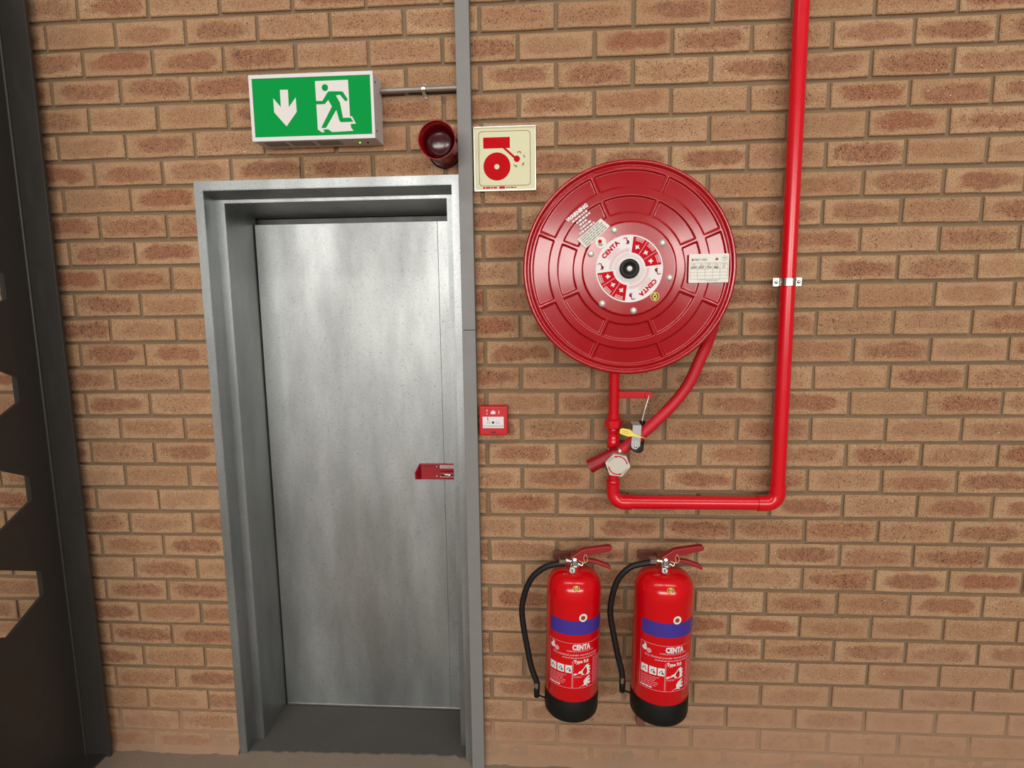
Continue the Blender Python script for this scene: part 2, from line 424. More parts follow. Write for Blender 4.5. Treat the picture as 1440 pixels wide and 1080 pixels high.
for idx, (ar, a, b, zc) in enumerate(specs[:300]):
    full = abs((b - a) - BL) < 0.004
    cx = (a + b) / 2
    if full: me = variants[brng.randrange(10)]
    else:
        vs, fs = brick_mesh_data(a - cx, b - cx, BH, 0.0012, brng)
        c0 = (b - BL / 2) if cx < -1.5 else (a + BL / 2)
        sh = cx - (a + BL / 2 if cx < -1.5 else b - BL / 2)
        me = brick_mesh(vs, fs, [(x + sh, y, z) for x, y, z in vs], [0.0] * len(vs))
    o = D.objects.new('brick', me); COL.objects.link(o); o.parent = wall_o; o.location = (cx, 0, zc + brng.uniform(-0.0012, 0.0012))
    o.rotation_euler = (0, brng.uniform(-0.004, 0.004), 0)
V, Fc, BC, BR = [], [], [], []
for ar, a, b, zc in specs[300:]:
    cx = (a + b) / 2; vs, fs = brick_mesh_data(a - cx, b - cx, BH, 0.0012, brng); n0 = len(V); r = brng.random()
    V += [(x + cx, y, z + zc) for x, y, z in vs]; Fc += [tuple(i + n0 for i in f) for f in fs]; BC += vs; BR += [r] * len(vs)
bw = D.objects.new('brickwork', brick_mesh(V, Fc, BC, BR, 'brickwork')); COL.objects.link(bw); bw.parent = wall_o; bw['kind'] = 'stuff'

# ------------------------------------------------------------------ floor and threshold
fl = MB(); fl.box(-9, 8, -11, 0.03, -0.15, 0.0); fl.box(OPX0, OPX1, 0.03, 0.4, -0.15, -0.004)
structure(fl.build('floor', 'floor'))
frng = random.Random(3)
edge = [(OPX0 + 0.03, 0.275)]
front = []
n = 44
for i in range(n + 1):
    x = -1.955 + (OPX1 + 1.955 + 0.01) * i / n
    y = 0.008 + 0.016 * i / n + frng.uniform(-0.004, 0.004) - (0.010 if i > n - 4 else 0)
    front.append((x, y))
outl = [(-1.935, 0.275), (-1.935, 0.075), (-1.962, 0.073), (-1.962, 0.02)] + front + [(-1.11, 0.275)]
th = MB(); vs = [(x, y, 0.004) for x, y in outl] + [(x, y, -0.01) for x, y in outl]; m_ = len(outl)
th.add(vs, [tuple(range(m_)), tuple(range(2 * m_ - 1, m_ - 1, -1))] + [(i + m_, (i + 1) % m_ + m_, (i + 1) % m_, i) for i in range(m_)])
structure(th.build('trim_1', 'dark_floor'))

# ------------------------------------------------------------------ galvanised door in its pressed-steel frame
door = structure(empty('door_1', (-1.5525, 0.0, 0.0)))
DO = Vector(door.location)
IL, IR, IT = -1.931, -1.174, 1.987
prof = [(0.0, 0.285), (0.0, 0.07), (0.029, 0.07), (0.029, -0.004), (0.059, -0.004), (0.059, 0.02)]
thick = 0.0022
def frame_piece(kind):
    mb = MB()
    inner = [(u, y) for u, y in prof]
    # offset copy for sheet thickness (behind the visible skin)
    off = [(0.004, 0.285), (0.004, 0.074), (0.033, 0.074), (0.033, 0.0), (0.055, 0.0), (0.055, 0.02)]
    loop = inner + off[::-1]
    def pt(u, y, end):
        if kind == 'L': x = IL - u; z = 0.0 if end == 0 else IT + u
        elif kind == 'R': x = IR + u; z = 0.0 if end == 0 else IT + u
        else:
            z = IT + u; x = IL - u if end == 0 else IR + u
        if kind == 'H' or end == 1:                     # the head is pressed with falling soffits
            if u < 0.01 and y > 0.2: z -= 0.024
            if 0.02 < u < 0.04 and 0.05 < y < 0.1: z -= 0.019
        return (x - DO.x, y, z)
    n = len(loop); vs = [pt(u, y, 0) for u, y in loop] + [pt(u, y, 1) for u, y in loop]
    fs = [(i, (i + 1) % n, (i + 1) % n + n, i + n) for i in range(n)] + [tuple(range(n)), tuple(range(2 * n - 1, n - 1, -1))]
    mb.add(vs, fs)
    bm = bmesh.new(); 
    for v in mb.v: bm.verts.new(v)
    bm.verts.ensure_lookup_table()
    for f in mb.f: bm.faces.new([bm.verts[i] for i in f])
    bmesh.ops.recalc_face_normals(bm, faces=bm.faces[:])
    e = [ed for ed in bm.edges if ed.is_manifold and ed.calc_face_angle(0) > 0.5 and len({round(v.co.z, 2) for v in ed.verts}) > (1 if kind != 'H' else 0) and ed.calc_length() > 0.4]
    bmesh.ops.bevel(bm, geom=e, offset=0.0015, segments=2, affect='EDGES')
    out = MB().frombm(bm); return out.build('frame_head' if kind == 'H' else 'frame_jamb', 'galv_frame', door)
frame_piece('L'); frame_piece('R'); frame_piece('H')
lf = MB(); lf.box(-1.9265 - DO.x, -1.2440 - DO.x, 0.266, 0.305, 0.010, 1.939, 0.0012); leaf = lf.build('door_leaf', 'galv', door)
MB().box(-1.2438 - DO.x, -1.150 - DO.x, 0.2655, 0.305, 0.010, 1.939, 0.0012).build('leaf_edge_fold', 'galv', leaf)
MB().box(-1.9265 - DO.x, -1.150 - DO.x, 0.2635, 0.2665, 0.006, 0.014, 0.0008).build('bottom_edge_highlight', 'zinc', leaf)  # bright strip standing in for the highlight along the leaf's bottom edge
MB().box(-2.0 - DO.x, -1.1 - DO.x, 0.306, 0.318, 0.0, 2.03).build('gap_shade_backing', 'steel_dark', door)  # dark sheet added behind the leaf to give the head gap its shade

# red panic bolt screwed to the door
pb = empty('panic_bolt', (-1.25, 0.2655, 1.003), 'red steel panic bolt plate with two paper stickers on the galvanised door', 'door bolt')
b = MB(); b.box(-0.083, 0.09, -0.005, 0, -0.030, 0.033, 0.001)
plate_o = b.build('back_plate', 'bolt_red', pb)
b = MB()   # bent end wing, standing out from the plate
vs = [(-0.083, -0.004, 0.033), (-0.083, -0.004, -0.030), (-0.095, -0.036, -0.021), (-0.096, -0.036, 0.004)]
vs += [(x - 0.005, y, z) for x, y, z in vs]
b.add(vs, [(0, 3, 2, 1), (4, 5, 6, 7), (0, 4, 7, 3), (1, 2, 6, 5), (3, 7, 6, 2), (0, 1, 5, 4)]); b.build('end_wing', 'bolt_red', pb)
b = MB(); b.box(-0.083, 0.09, -0.014, -0.004, 0.029, 0.033, 0.0008); b.build('top_lip', 'bolt_red', pb)
b = MB(); b.tube([(-0.006, -0.014, -0.004), (0.09, -0.014, -0.004)], 0.0095, 14); b.build('bolt_bar', 'bolt_red', pb)
b = MB(); b.tube([(0.012, -0.025, -0.004), (0.034, -0.025, -0.006)], 0.0035, 10); b.build('glass_tube', 'chrome', pb)
for zc in (0.0205, -0.017):
    s_ = MB().lathe([(0.0, 0.004), (0.003, 0.004), (0.0042, 0.002), (0.0042, 0)], (-0.0215, -0.005, zc), 'y', 12).build('screw', 'zinc', pb)
r_ = random.Random(5)
for z0, z1 in ((0.0145, 0.031), (-0.0205, -0.0085)):
    lb = MB(); lb.box(-0.0095, 0.055, -0.0056, -0.005, z0, z1); lo = lb.build('sticker', 'label_white', pb)
    tx = MB()
    for zz in (z0 + 0.003, (z0 + z1) / 2, z1 - 0.003):
        for q in dashes(-0.0065, 0.052, zz, 0.0022, r_, 0.003, 0.009): tx.plate(q, -0.0060, -0.0056)
    stuff(tx.build('sticker_print', 'red_print', lo))

# ------------------------------------------------------------------ grey cable trunking beside the door
tk = empty('cable_trunking', (-1.096, 0.0, 0.0), 'tall grey vertical cable trunking between the steel door and the hose reel', 'trunking')
MB().box(-0.0215, 0.0215, -0.034, -0.001, 0.0, 1.5575, 0.0015).build('lower_cover', 'trunk', tk)
MB().box(-0.0215, 0.0215, -0.034, -0.001, 1.5588, 3.35, 0.0015).build('upper_cover', 'trunk', tk)

# ------------------------------------------------------------------ castellated steel column
sc = empty('steel_column', (-2.56, -0.30, 0.0), 'dark charcoal steel column with hexagonal holes through its web', 'column')
def rel(mb, name, mat, parent, o):
    mb.v = [(x - o[0], y - o[1], z - o[2]) for x, y, z in mb.v]; return mb.build(name, mat, parent)
SO = sc.location[:]
rel(MB().box(-2.66, -2.461, -0.046, -0.034, 0, 3.4, 0.0015), 'flange', 'steel_dark', sc, SO)
rel(MB().box(-2.66, -2.461, -0.535, -0.523, 0, 3.4, 0.0015), 'flange', 'steel_dark', sc, SO)
yA, yB, yh1, ym, yh2 = -0.046, -0.523, -0.137, -0.2845, -0.432
faces2 = []; pitch = 0.331
def qd(*p): faces2.append(list(p))
def cell(zc, zt, zb):
    H = [(yh1, zc + 0.040), (ym, zc + 0.112), (yh2, zc + 0.040), (yh2, zc - 0.040), (ym, zc - 0.112), (yh1, zc - 0.040)]
    T = [(yA, zt), (ym, zt), (yB, zt)]; Bt = [(yA, zb), (ym, zb), (yB, zb)]
    qd(T[0], T[1], H[1], H[0]); qd(T[1], T[2], H[2], H[1]); qd(Bt[1], Bt[0], H[5], H[4]); qd(Bt[2], Bt[1], H[4], H[3])
    qd(Bt[0], T[0], H[0], H[5]); qd(T[2], Bt[2], H[3], H[2])
zc = 0.724
while zc < 3.1:
    cell(zc, zc + pitch / 2, zc - pitch / 2); zc += pitch
ztop = zc - pitch / 2
qd((yA, 3.4), (ym, 3.4), (ym, ztop), (yA, ztop)); qd((ym, 3.4), (yB, 3.4), (yB, ztop), (ym, ztop))
z0_ = 0.724 - pitch / 2
qd((yA, z0_), (ym, z0_), (ym, 0), (yA, 0)); qd((ym, z0_), (yB, z0_), (yB, 0), (ym, 0))
wb = MB(); ed = {}
for f in faces2:
    n = len(f); b0 = [(-2.555, y, z) for y, z in f]; b1 = [(-2.565, y, z) for y, z in f]
    wb.add(b0, [tuple(range(n))]); wb.add(b1, [tuple(range(n - 1, -1, -1))])
    for i in range(n):
        k = tuple(sorted((tuple(round(c, 4) for c in f[i]), tuple(round(c, 4) for c in f[(i + 1) % n])))); ed.setdefault(k, []).append((f[i], f[(i + 1) % n]))
for k, l in ed.items():
    if len(l) == 1:
        (a, b_), = l; wb.add([(-2.555, *a), (-2.555, *b_), (-2.565, *b_), (-2.565, *a)], [(0, 1, 2, 3)])
rel(wb, 'web', 'steel_dark', sc, SO)
rel(MB().tube([(-2.553, -0.048, 0), (-2.553, -0.048, 3.4)], 0.006, 8), 'weld_bead', 'steel_dark', sc, SO)
rel(MB().box(-2.69, -2.48, -0.56, -0.028, 0.0, 0.010, 0.001), 'base_plate', 'steel_dark', sc, SO)

# ------------------------------------------------------------------ emergency exit sign
mm = lambda pts: [(x / 1000, z / 1000) for x, z in pts]
es = empty('exit_sign', (-1.5475, 0.0, 2.235), 'green and white running-man exit sign box above the steel door', 'exit sign')
MB().box(-0.190, 0.190, -0.090, -0.0005, -0.0945, 0.0945, 0.002).build('housing', 'box_white', es)
for bx_ in ((-0.1905, 0.1905, 0.0845, 0.0955), (-0.1905, 0.1905, -0.0955, -0.0832), (-0.1905, -0.1805, -0.0832, 0.0845), (0.1815, 0.1905, -0.0832, 0.0845)):
    MB().box(bx_[0], bx_[1], -0.0955, -0.088, bx_[2], bx_[3], 0.001).build('bezel_bar', 'white', es)
pan = MB().box(-0.181, 0.182, -0.0935, -0.089, -0.0835, 0.085).build('green_panel', 'green', es)
AR = mm([(-95.4, 51.3), (-70.8, 51.0), (-70.9, 1.1), (-48.0, 28.5), (-47.4, -13.0), (-81.5, -53.6), (-117.4, -12.2), (-117.8, 28.4), (-95.5, 1.9)])
MB().plate(AR, -0.0940, -0.0935).build('arrow', 'sign_white', pan)
DW = mm([(13.6, 72.5), (114.4, 72.8), (115.5, -30.5), (121.8, -31.0), (132.8, -52.4), (116.3, -52.5), (117.1, -62.6), (123.9, -72.6), (58.5, -74.2), (46.8, -65.8), (31.1, -66.0), (35.2, -73.5), (26.5, -74.2), (14.8, -65.5)])
MB().plate(DW, -0.0940, -0.0935).build('doorway', 'sign_white', pan)
MAN = mm([(13.2, 16.1), (33.5, 15.5), (50.8, 39.9), (55.9, 42.1), (91.6, 40.9), (97.9, 38.9), (110.4, 18.9), (109.9, 14.5), (106.0, 12.5), (101.4, 14.7), (88.0, 31.3), (75.3, 30.3), (86.8, 9.3), (94.0, -34.6), (117.2, -34.7), (125.2, -46.5), (87.0, -46.8), (82.5, -42.2), (74.6, -10.9), (40.0, -61.8), (25.6, -61.3), (61.8, -1.1), (51.4, 17.9), (40.0, 6.4), (13.2, 6.4)])
MB().plate(MAN, -0.0945, -0.0940).build('running_man', 'green', pan)
MB().plate(circ(0.0432, 0.053, 0.0097, 24), -0.0945, -0.0940).build('running_man_head', 'green', pan)
MB().lathe([(0, 0.0), (0.002, 0.0008), (0.0028, 0.003)], (0.128, -0.047, -0.0972), 'z', 12).build('indicator_led', 'led', es)
MB().lathe([(0, 0.0), (0.003, 0.0), (0.0035, 0.003)], (0.152, -0.045, -0.0968), 'z', 12).build('test_button', 'dark_print', es)
for xa, xb in ((-0.165, -0.10), (-0.085, -0.015), (0.0, 0.07)):
    MB().box(xa, xb, -0.075, -0.03, -0.0957, -0.0944).build('underside_label', 'grey_print', es)
for zc in (0.07, -0.07):
    MB().tube([(0.1895, -0.075, zc), (0.1915, -0.075, zc)], 0.0028, 10).build('side_screw', 'dark_print', es)

cd = empty('conduit', (-1.24, -0.02, 2.297), 'thin grey steel conduit running from the exit sign to the trunking', 'conduit')
MB().tube([(-0.118, 0, 0), (0.123, 0, 0.0015)], 0.0082, 18).build('pipe', 'dull_zinc', cd)
k = MB()
pts = [(0.0195, 0.0195)]
for xx in (0.0,):
    arc = [(-0.002 - 0.0098 * math.sin(a) * 1.0, 0.0098 * math.cos(a)) for a in [math.pi * i / 10 for i in range(11)]]
    line = [(0.018, 0.021)] + [(0.018, 0.011)] + [(y, z) for y, z in arc] + [(0.018, -0.011), (0.018, -0.021)]
    vs = []; fs = []
    for y, z in line: vs += [(0.0145, y, z), (0.0255, y, z)]
    for i in range(len(line) - 1): fs.append((2 * i, 2 * i + 1, 2 * i + 3, 2 * i + 2))
    k.add(vs, fs)
so = k.build('saddle', 'chrome', cd); md = so.modifiers.new('thickness', 'SOLIDIFY'); md.thickness = 0.0018
for zc in (0.016, -0.016): MB().lathe([(0, 0.0025), (0.003, 0.002), (0.0038, 0)], (0.02, 0.017, zc), 'y', 12).build('saddle_screw', 'chrome', so)

# ------------------------------------------------------------------ red alarm sounder
sd = empty('alarm_sounder', (-1.163, 0.0, 2.116), 'round dark red alarm sounder on the brick wall above the door corner', 'alarm sounder')
MB().lathe([(0.046, 0.0), (0.047, 0.01), (0.046, 0.075), (0.0475, 0.088), (0.0545, 0.135), (0.0555, 0.140), (0.0545, 0.1415), (0.0525, 0.139), (0.0475, 0.098), (0.044, 0.086), (0.0, 0.084)], (0, 0, 0.002), 'y', 56).build('horn_body', 'sounder_red', sd)
MB().lathe([(0.0455, 0.084), (0.0455, 0.094), (0.043, 0.102), (0.036, 0.108), (0.026, 0.112), (0.014, 0.114), (0.0, 0.1145)], (0, 0, 0.002), 'y', 48).build('speaker_cone', 'sounder_dark', sd)
MB().lathe([(0.052, 0.0), (0.052, 0.008), (0.047, 0.010)], (0, 0, 0.0), 'y', 40).build('base_ring', 'sounder_dark', sd)

# ------------------------------------------------------------------ fire bell sign
fs_ = empty('fire_alarm_sign', (-0.975, 0.0, 2.0865), 'square cream sign with a red fire bell symbol beside the hose reel', 'sign')
MB().box(-0.094, 0.095, -0.0095, -0.0005, -0.093, 0.096).build('panel', 'cream', fs_)
f_ = MB()
for a in ((-0.0965, 0.0975, 0.0945, 0.0985), (-0.0965, 0.0975, -0.0955, -0.0915), (-0.0965, -0.0925, -0.0915, 0.0945), (0.0935, 0.0975, -0.0915, 0.0945)):
    MB().box(a[0], a[1], -0.013, -0.0005, a[2], a[3], 0.001).build('frame_bar', 'alu', fs_)
YP = -0.0095
q = MB().plate(mm([(-65.9, 66.2), (17.1, 66.3), (17.1, 33.5), (-65.9, 33.4)]), YP - 0.0005, YP).build('bell_bracket_symbol', 'bell_red', fs_)
q = MB(); q.plate(mm([(-5.5, 33.6), (3.5, 33.7), (33.3, 8.0), (28.5, 2.9)]), YP - 0.0005, YP); q.plate(circ(0.0382, 0.0006, 0.0097, 24), YP - 0.0006, YP); q.build('bell_hammer_symbol', 'bell_red', fs_); q = MB()
ring = MB(); n = 48
co_ = circ(-0.0242, -0.021, 0.0422, n); ci_ = circ(-0.0245, -0.0215, 0.0080, n)
q.add([(x, YP - 0.0005, z) for x, z in co_ + ci_], [(i, (i + 1) % n, (i + 1) % n + n, i + n) for i in range(n)])
q.build('bell_gong_symbol', 'bell_red', fs_)
z_ = MB()
def stroke(mb, pts, w, y0, y1, fn=None):
    for (x0, z0), (x1, z1) in zip(pts, pts[1:]):
        d = math.hypot(x1 - x0, z1 - z0) or 1; nx, nz = -(z1 - z0) / d * w / 2, (x1 - x0) / d * w / 2
        mb.plate([(x0 + nx, z0 + nz), (x0 - nx, z0 - nz), (x1 - nx, z1 - nz), (x1 + nx, z1 + nz)], y0, y1, fn)
BZ = mm([(39.5, 18.1), (44.9, 23.1), (46.4, 19.6), (50.2, 21.9), (51.0, 15.5)]), mm([(57.6, 11.4), (61.3, 9.3), (60.4, 5.2), (64.7, 5.5)]), mm([(60.6, -11.3), (55.9, -13.7), (60.6, -16.5), (53.0, -19.4)]), mm([(28.3, -16.7), (30.4, -19.8), (34.3, -18.9), (35.1, -24.7), (39.0, -19.0)])
for p in BZ:
    z_ = MB(); stroke(z_, p, 0.0023, YP - 0.0005, YP); stuff(z_.build('ringing_mark', 'border_brown', fs_))
bd = MB(); R0 = 0.0115
def rrect(x0, x1, z0, z1, r, n=8):
    out = []
    for cx, cz, a0 in ((x1 - r, z1 - r, 0), (x0 + r, z1 - r, 90), (x0 + r, z0 + r, 180), (x1 - r, z0 + r, 270)):
        out += [(cx + r * math.cos(math.radians(a0 + 90 * i / n)), cz + r * math.sin(math.radians(a0 + 90 * i / n))) for i in range(n + 1)]
    return out
A = rrect(-0.0806, 0.0808, -0.0798, 0.0848, R0); B = rrect(-0.0790, 0.0792, -0.0782, 0.0832, R0 - 0.0012); n = len(A)
bd.add([(x, YP - 0.0004, z) for x, z in A + B], [(i, (i + 1) % n, (i + 1) % n + n, i + n) for i in range(n)]); bd.build('border_line', 'border_brown', fs_)
ft = MB(); r_ = random.Random(8)
for qd_ in dashes(-0.069, -0.020, -0.0845, 0.0050, r_, 0.005, 0.014, 0.002) + dashes(0.003, 0.038, -0.0847, 0.0034, r_, 0.004, 0.012, 0.0015): ft.plate(qd_, YP - 0.0004, YP)
ft.plate(rrect(-0.018, 0.0003, -0.0880, -0.0810, 0.002, 4), YP - 0.0004, YP); stuff(ft.build('small_print', 'red_print', fs_))

# ------------------------------------------------------------------ manual call point
cp = empty('call_point', (-1.0215, 0.0, 1.2615), 'small square red manual call point with a white break panel', 'call point')
bdy = MB().box(-0.0455, 0.0465, -0.012, -0.0005, -0.046, 0.049, 0.002).build('back_box', 'call_red', cp)
MB().box(-0.0455, 0.0465, -0.040, -0.0125, -0.046, 0.049, 0.004).build('front_cover', 'call_red', cp)
pn = MB().box(-0.0345, 0.0345, -0.0425, -0.039, -0.0225, 0.0155, 0.001).build('break_panel', 'label_white', cp)
g = MB(); g.plate(circ(-0.0005, -0.0035, 0.004, 20), -0.0430, -0.0424); g.build('black_dot', 'dark_print', pn)
g = MB(); g.plate([(-0.0185, 0.015), (-0.0165, 0.015), (-0.0165, 0.003), (-0.0185, 0.003)], -0.0430, -0.0424); g.build('panel_slot', 'dark_print', pn)
g = MB()
for s in (-1, 1):
    ar = [(0.0085, -0.0035), (0.0125, 0.0005), (0.0125, -0.001), (0.0205, -0.001), (0.0205, -0.006), (0.0125, -0.006), (0.0125, -0.0075)]
    P_ = [(s * x - 0.0005, z) for x, z in ar]; stroke(g, P_ + P_[:1], 0.0008, -0.0430, -0.0424)
g.plate([(-0.033, -0.0125), (0.033, -0.0125), (0.033, -0.0135), (-0.033, -0.0135)], -0.0430, -0.0424); g.plate([(-0.033, -0.0165), (0.033, -0.0165), (0.033, -0.0178), (-0.033, -0.0178)], -0.0430, -0.0424)
stuff(g.build('panel_print', 'grey_print', pn))
g = MB()
g.plate([(-0.008, 0.0240), (0.0075, 0.0240), (0.008, 0.0335), (0.0045, 0.0315), (0.003, 0.0375), (-0.001, 0.034), (-0.003, 0.036), (-0.0075, 0.031)], -0.0408, -0.0400)
stroke(g, [(-0.0175, 0.0375), (-0.0205, 0.0365), (-0.0205, 0.032)], 0.0025, -0.0408, -0.0400); g.plate(circ(-0.020, 0.0245, 0.0018, 10), -0.0408, -0.04)
stroke(g, [(0.018, 0.0355), (0.0195, 0.031), (0.019, 0.0265), (0.0165, 0.0245)], 0.0018, -0.0408, -0.0400)
stuff(g.build('hand_and_flame_symbol', 'label_white', cp))
g = MB(); g.plate([(-0.006, -0.034), (0.008, -0.034), (0.008, -0.038), (-0.006, -0.038)], -0.0404, -0.0400); g.build('key_slot', 'dark_print', cp)

# ------------------------------------------------------------------ red water pipe with valve
PY = -0.052
wp = empty('water_pipe', (-0.37, PY, 0.996), 'red fire water pipe dropping down the wall and turning up to the reel', 'pipe')
WO = wp.location[:]
XR, XV, ZP, RP = -0.1135, -0.634, 0.997, 0.0222
def arc_path(c, r, a0, a1, n=10):
    return [(c[0] + r * math.cos(math.radians(a0 + (a1 - a0) * i / n)), PY, c[1] + r * math.sin(math.radians(a0 + (a1 - a0) * i / n))) for i in range(n + 1)]
rel(MB().tube([(XR, PY, ZP + 0.045), (XR, PY, 3.35)], RP, 28), 'riser', 'pipe_red', wp, WO)
rel(MB().tube([(XV + 0.03, PY, ZP), (XR - 0.03, PY, ZP)], RP * 0.98, 28), 'cross_run', 'pipe_red', wp, WO)
e1 = MB(); e1.tube([(XR - 0.062, PY, ZP)] + arc_path((XR - 0.036, ZP + 0.036), 0.036, -90, 0) + [(XR, PY, ZP + 0.062)], RP * 1.13, 28)
rel(e1, 'elbow', 'pipe_red', wp, WO)
RV = 0.0168
e2 = MB(); pth = [(XV, PY, ZP + 0.062)] + arc_path((XV + 0.036, ZP + 0.036), 0.036, 180, 270) + [(XV + 0.058, PY, ZP)]
rad = [0.0205] * 2 + [0.0205 + (0.0255 - 0.0205) * i / (len(pth) - 3) for i in range(len(pth) - 2)]
e2.tube(pth, rad, 28); rel(e2, 'elbow', 'pipe_red', wp, WO)
rel(MB().tube([(XV, PY, ZP + 0.05), (XV, PY, 1.115)], RV, 24), 'feed_pipe', 'pipe_red', wp, WO)
rel(MB().lathe([(0.0195, 0), (0.0215, 0.003), (0.0215, 0.012), (0.0195, 0.015)], (XV, PY, 1.058), 'z', 28), 'collar', 'pipe_red', wp, WO)
rel(MB().tube([(XV, PY, 1.24), (XV, PY, 1.70), (XV + 0.004, PY - 0.012, 1.727), (XV + 0.02, PY - 0.06, 1.735), (-0.6125, -0.19, 1.735)], RV, 24), 'feed_pipe', 'pipe_red', wp, WO)
vb = MB().lathe([(0.017, 0), (0.0205, 0.004), (0.0205, 0.03), (0.018, 0.034), (0.018, 0.055), (0.020, 0.058), (0.020, 0.066), (0.017, 0.07)], (XV, PY, 1.175), 'z', 28)
rel(vb, 'valve_body', 'pipe_red', wp, WO)
rel(MB().lathe([(0.0195, 0), (0.027, 0.003), (0.0275, 0.026), (0.020, 0.031)], (XV, PY, 1.243), 'z', 6, False), 'union_nut', 'pipe_red', wp, WO)
rel(MB().lathe([(0.0195, 0), (0.0195, 0.014)], (XV, PY, 1.274), 'z', 28), 'union_sleeve', 'pipe_red', wp, WO)
rel(MB().lathe([(0.0165, 0), (0.0185, 0.0015), (0.0185, 0.0065), (0.0165, 0.008)], (XV, PY, 1.168), 'z', 28), 'white_ring', 'label_white', wp, WO)
rel(MB().tube([(XV, PY, 1.105), (XV, PY, 1.172)], 0.0225, 24), 'valve_chamber', 'black', wp, WO)
rel(MB().tube([(-0.628, PY, 1.141), (-0.628, -0.128, 1.141)], 0.011, 16), 'valve_spindle', 'black', wp, WO)
HX = [(-0.667, 1.15), (-0.641, 1.178), (-0.602, 1.171), (-0.589, 1.138), (-0.615, 1.106), (-0.653, 1.111)]
hc = (sum(p[0] for p in HX) / 6, sum(p[1] for p in HX) / 6)
hexm = MB().plate(HX, -0.135, -0.118)
hx = rel(hexm, 'hex_knob', 'hex', wp, WO)
bv = hx.modifiers.new('soft_edges', 'BEVEL'); bv.width = 0.0015; bv.segments = 2
for a0, a1 in ((100, 8), (280, 188)):
    hp = MB()
    L = [(hc[0] + 0.0285 * math.cos(math.radians(a0 + (a1 - a0) * i / 14)), hc[1] + 0.0285 * math.sin(math.radians(a0 + (a1 - a0) * i / 14))) for i in range(15)]
    stroke(hp, L, 0.0032, -0.1358, -0.1350)
    tip = L[0]; a = math.radians(a0); hp.plate([(tip[0] + 0.004 * math.cos(a), tip[1] + 0.004 * math.sin(a)), (tip[0] - 0.004 * math.cos(a), tip[1] - 0.004 * math.sin(a)), (tip[0] - 0.008 * math.sin(a), tip[1] + 0.008 * math.cos(a))], -0.1358, -0.1350)
    stuff(rel(hp, 'arrow_print', 'red_print', hx, WO))
hl = MB(); v, f = text2d('OPEN', 0.0085, 0.0002); flat2d(hl, v, f, -0.1354, (hc[0] - 0.021, hc[1] + 0.018), math.radians(44)); flat2d(hl, v, f, -0.1354, (hc[0] + 0.021, hc[1] - 0.018), math.radians(224))
hlo = stuff(rel(hl, 'knob_lettering', 'grey_print', hx, WO))
# pipe clamp on the riser
pc = MB(); line = [(-0.0345, -0.004), (-0.0345, -0.030), (-0.0265, -0.030)]
arc = [(-(RP + 0.0015) * math.cos(math.radians(t)), -(RP + 0.0015) * math.sin(math.radians(t))) for t in range(0, 181, 15)]
ln = [(-0.037, 0.016), (-0.0245, 0.014)] + arc + [(0.0245, 0.014), (0.037, 0.016)]
vs = []; fs = []
for x, y in ln: vs += [(XR + x, PY + y, 1.685), (XR + x, PY + y, 1.707)]
for i in range(len(ln) - 1): fs.append((2 * i, 2 * i + 2, 2 * i + 3, 2 * i + 1))
pc.add(vs, fs); pco = rel(pc, 'pipe_clamp', 'zinc', wp, WO); md = pco.modifiers.new('thickness', 'SOLIDIFY'); md.thickness = 0.0025
for xx in (-0.034, 0.033):
    rel(MB().box(XR + xx - 0.009, XR + xx + 0.009, PY + 0.002, PY + 0.012, 1.683, 1.709, 0.001), 'clamp_lug', 'zinc', pco, WO)
    rel(MB().lathe([(0, 0.005), (0.004, 0.0045), (0.006, 0)], (XR + xx, PY + 0.002, 1.696), 'y', 12), 'clamp_screw', 'chrome', pco, WO)
# guide arm off the feed pipe
rel(MB().box(-0.622, -0.524, -0.058, -0.046, 1.339, 1.362, 0.003), 'guide_arm', 'pipe_red', wp, WO)
rel(MB().tube([(-0.526, -0.064, 1.350), (-0.526, -0.040, 1.350)], 0.0115, 16), 'arm_boss', 'pipe_red', wp, WO)

# ------------------------------------------------------------------ hose reel
HC = (-0.6125, -0.222, 1.735)
hr = empty('hose_reel', HC, 'large round red fire hose reel with a white hub label', 'hose reel')
RR = 0.2995
def sst(a, b, x):
    t = min(1, max(0, (x - a) / (b - a))); return t * t * (3 - 2 * t)
PX = 1 / 150.6 * RR
bands = [(78.5 * PX, 100.5 * PX), (113.5 * PX, 136 * PX)]
def disc_h(r, th):
    """distance of the pressed disc face towards the viewer"""
    h = -0.006 * max(0, r - 0.13) / 0.15
    h -= 0.0050 * sst(64.7 * PX, 66.6 * PX, r)                     # step round the hub plateau
    s = ((th - math.radians(22.5)) % math.radians(45)); s = min(s, math.radians(45) - s) * r   # arc distance to sector gap centre
    for a, b in bands:
        e = 0.0016
        k = sst(a - e, a + e, r) * (1 - sst(b - e, b + e, r)) * sst(0.0035, 0.0035 + 2 * e, s)
        h -= 0.0062 * k
    # rolled rim
    h -= 0.0035 * sst(0.276, 0.284, r) ; h += 0.0065 * sst(0.2845, 0.2915, r)
    return h
rs = [0.0] ; rs = [0.03 + i * 0.012 for i in range(8)]
crit = [64.5 * PX, 66.8 * PX]
for c in (65.6 * PX,): rs += [c + d for d in (-0.004, -0.0025, -0.0012, 0, 0.0012, 0.0025, 0.004)]
for a, b in bands:
    for c in (a, b): rs += [c + d for d in (-0.004, -0.0022, -0.0011, 0, 0.0011, 0.0022, 0.004)]
    rs += [a + (b - a) * t for t in (0.3, 0.5, 0.7)]
rs += [0.214, 0.274, 0.276, 0.278, 0.280, 0.282, 0.284, 0.286, 0.288, 0.290, 0.2925, 0.2945]
rs = sorted(set(round(r, 5) for r in rs)); rs = [r for i, r in enumerate(rs) if i == 0 or r - rs[i - 1] > 0.0004]
ths = []
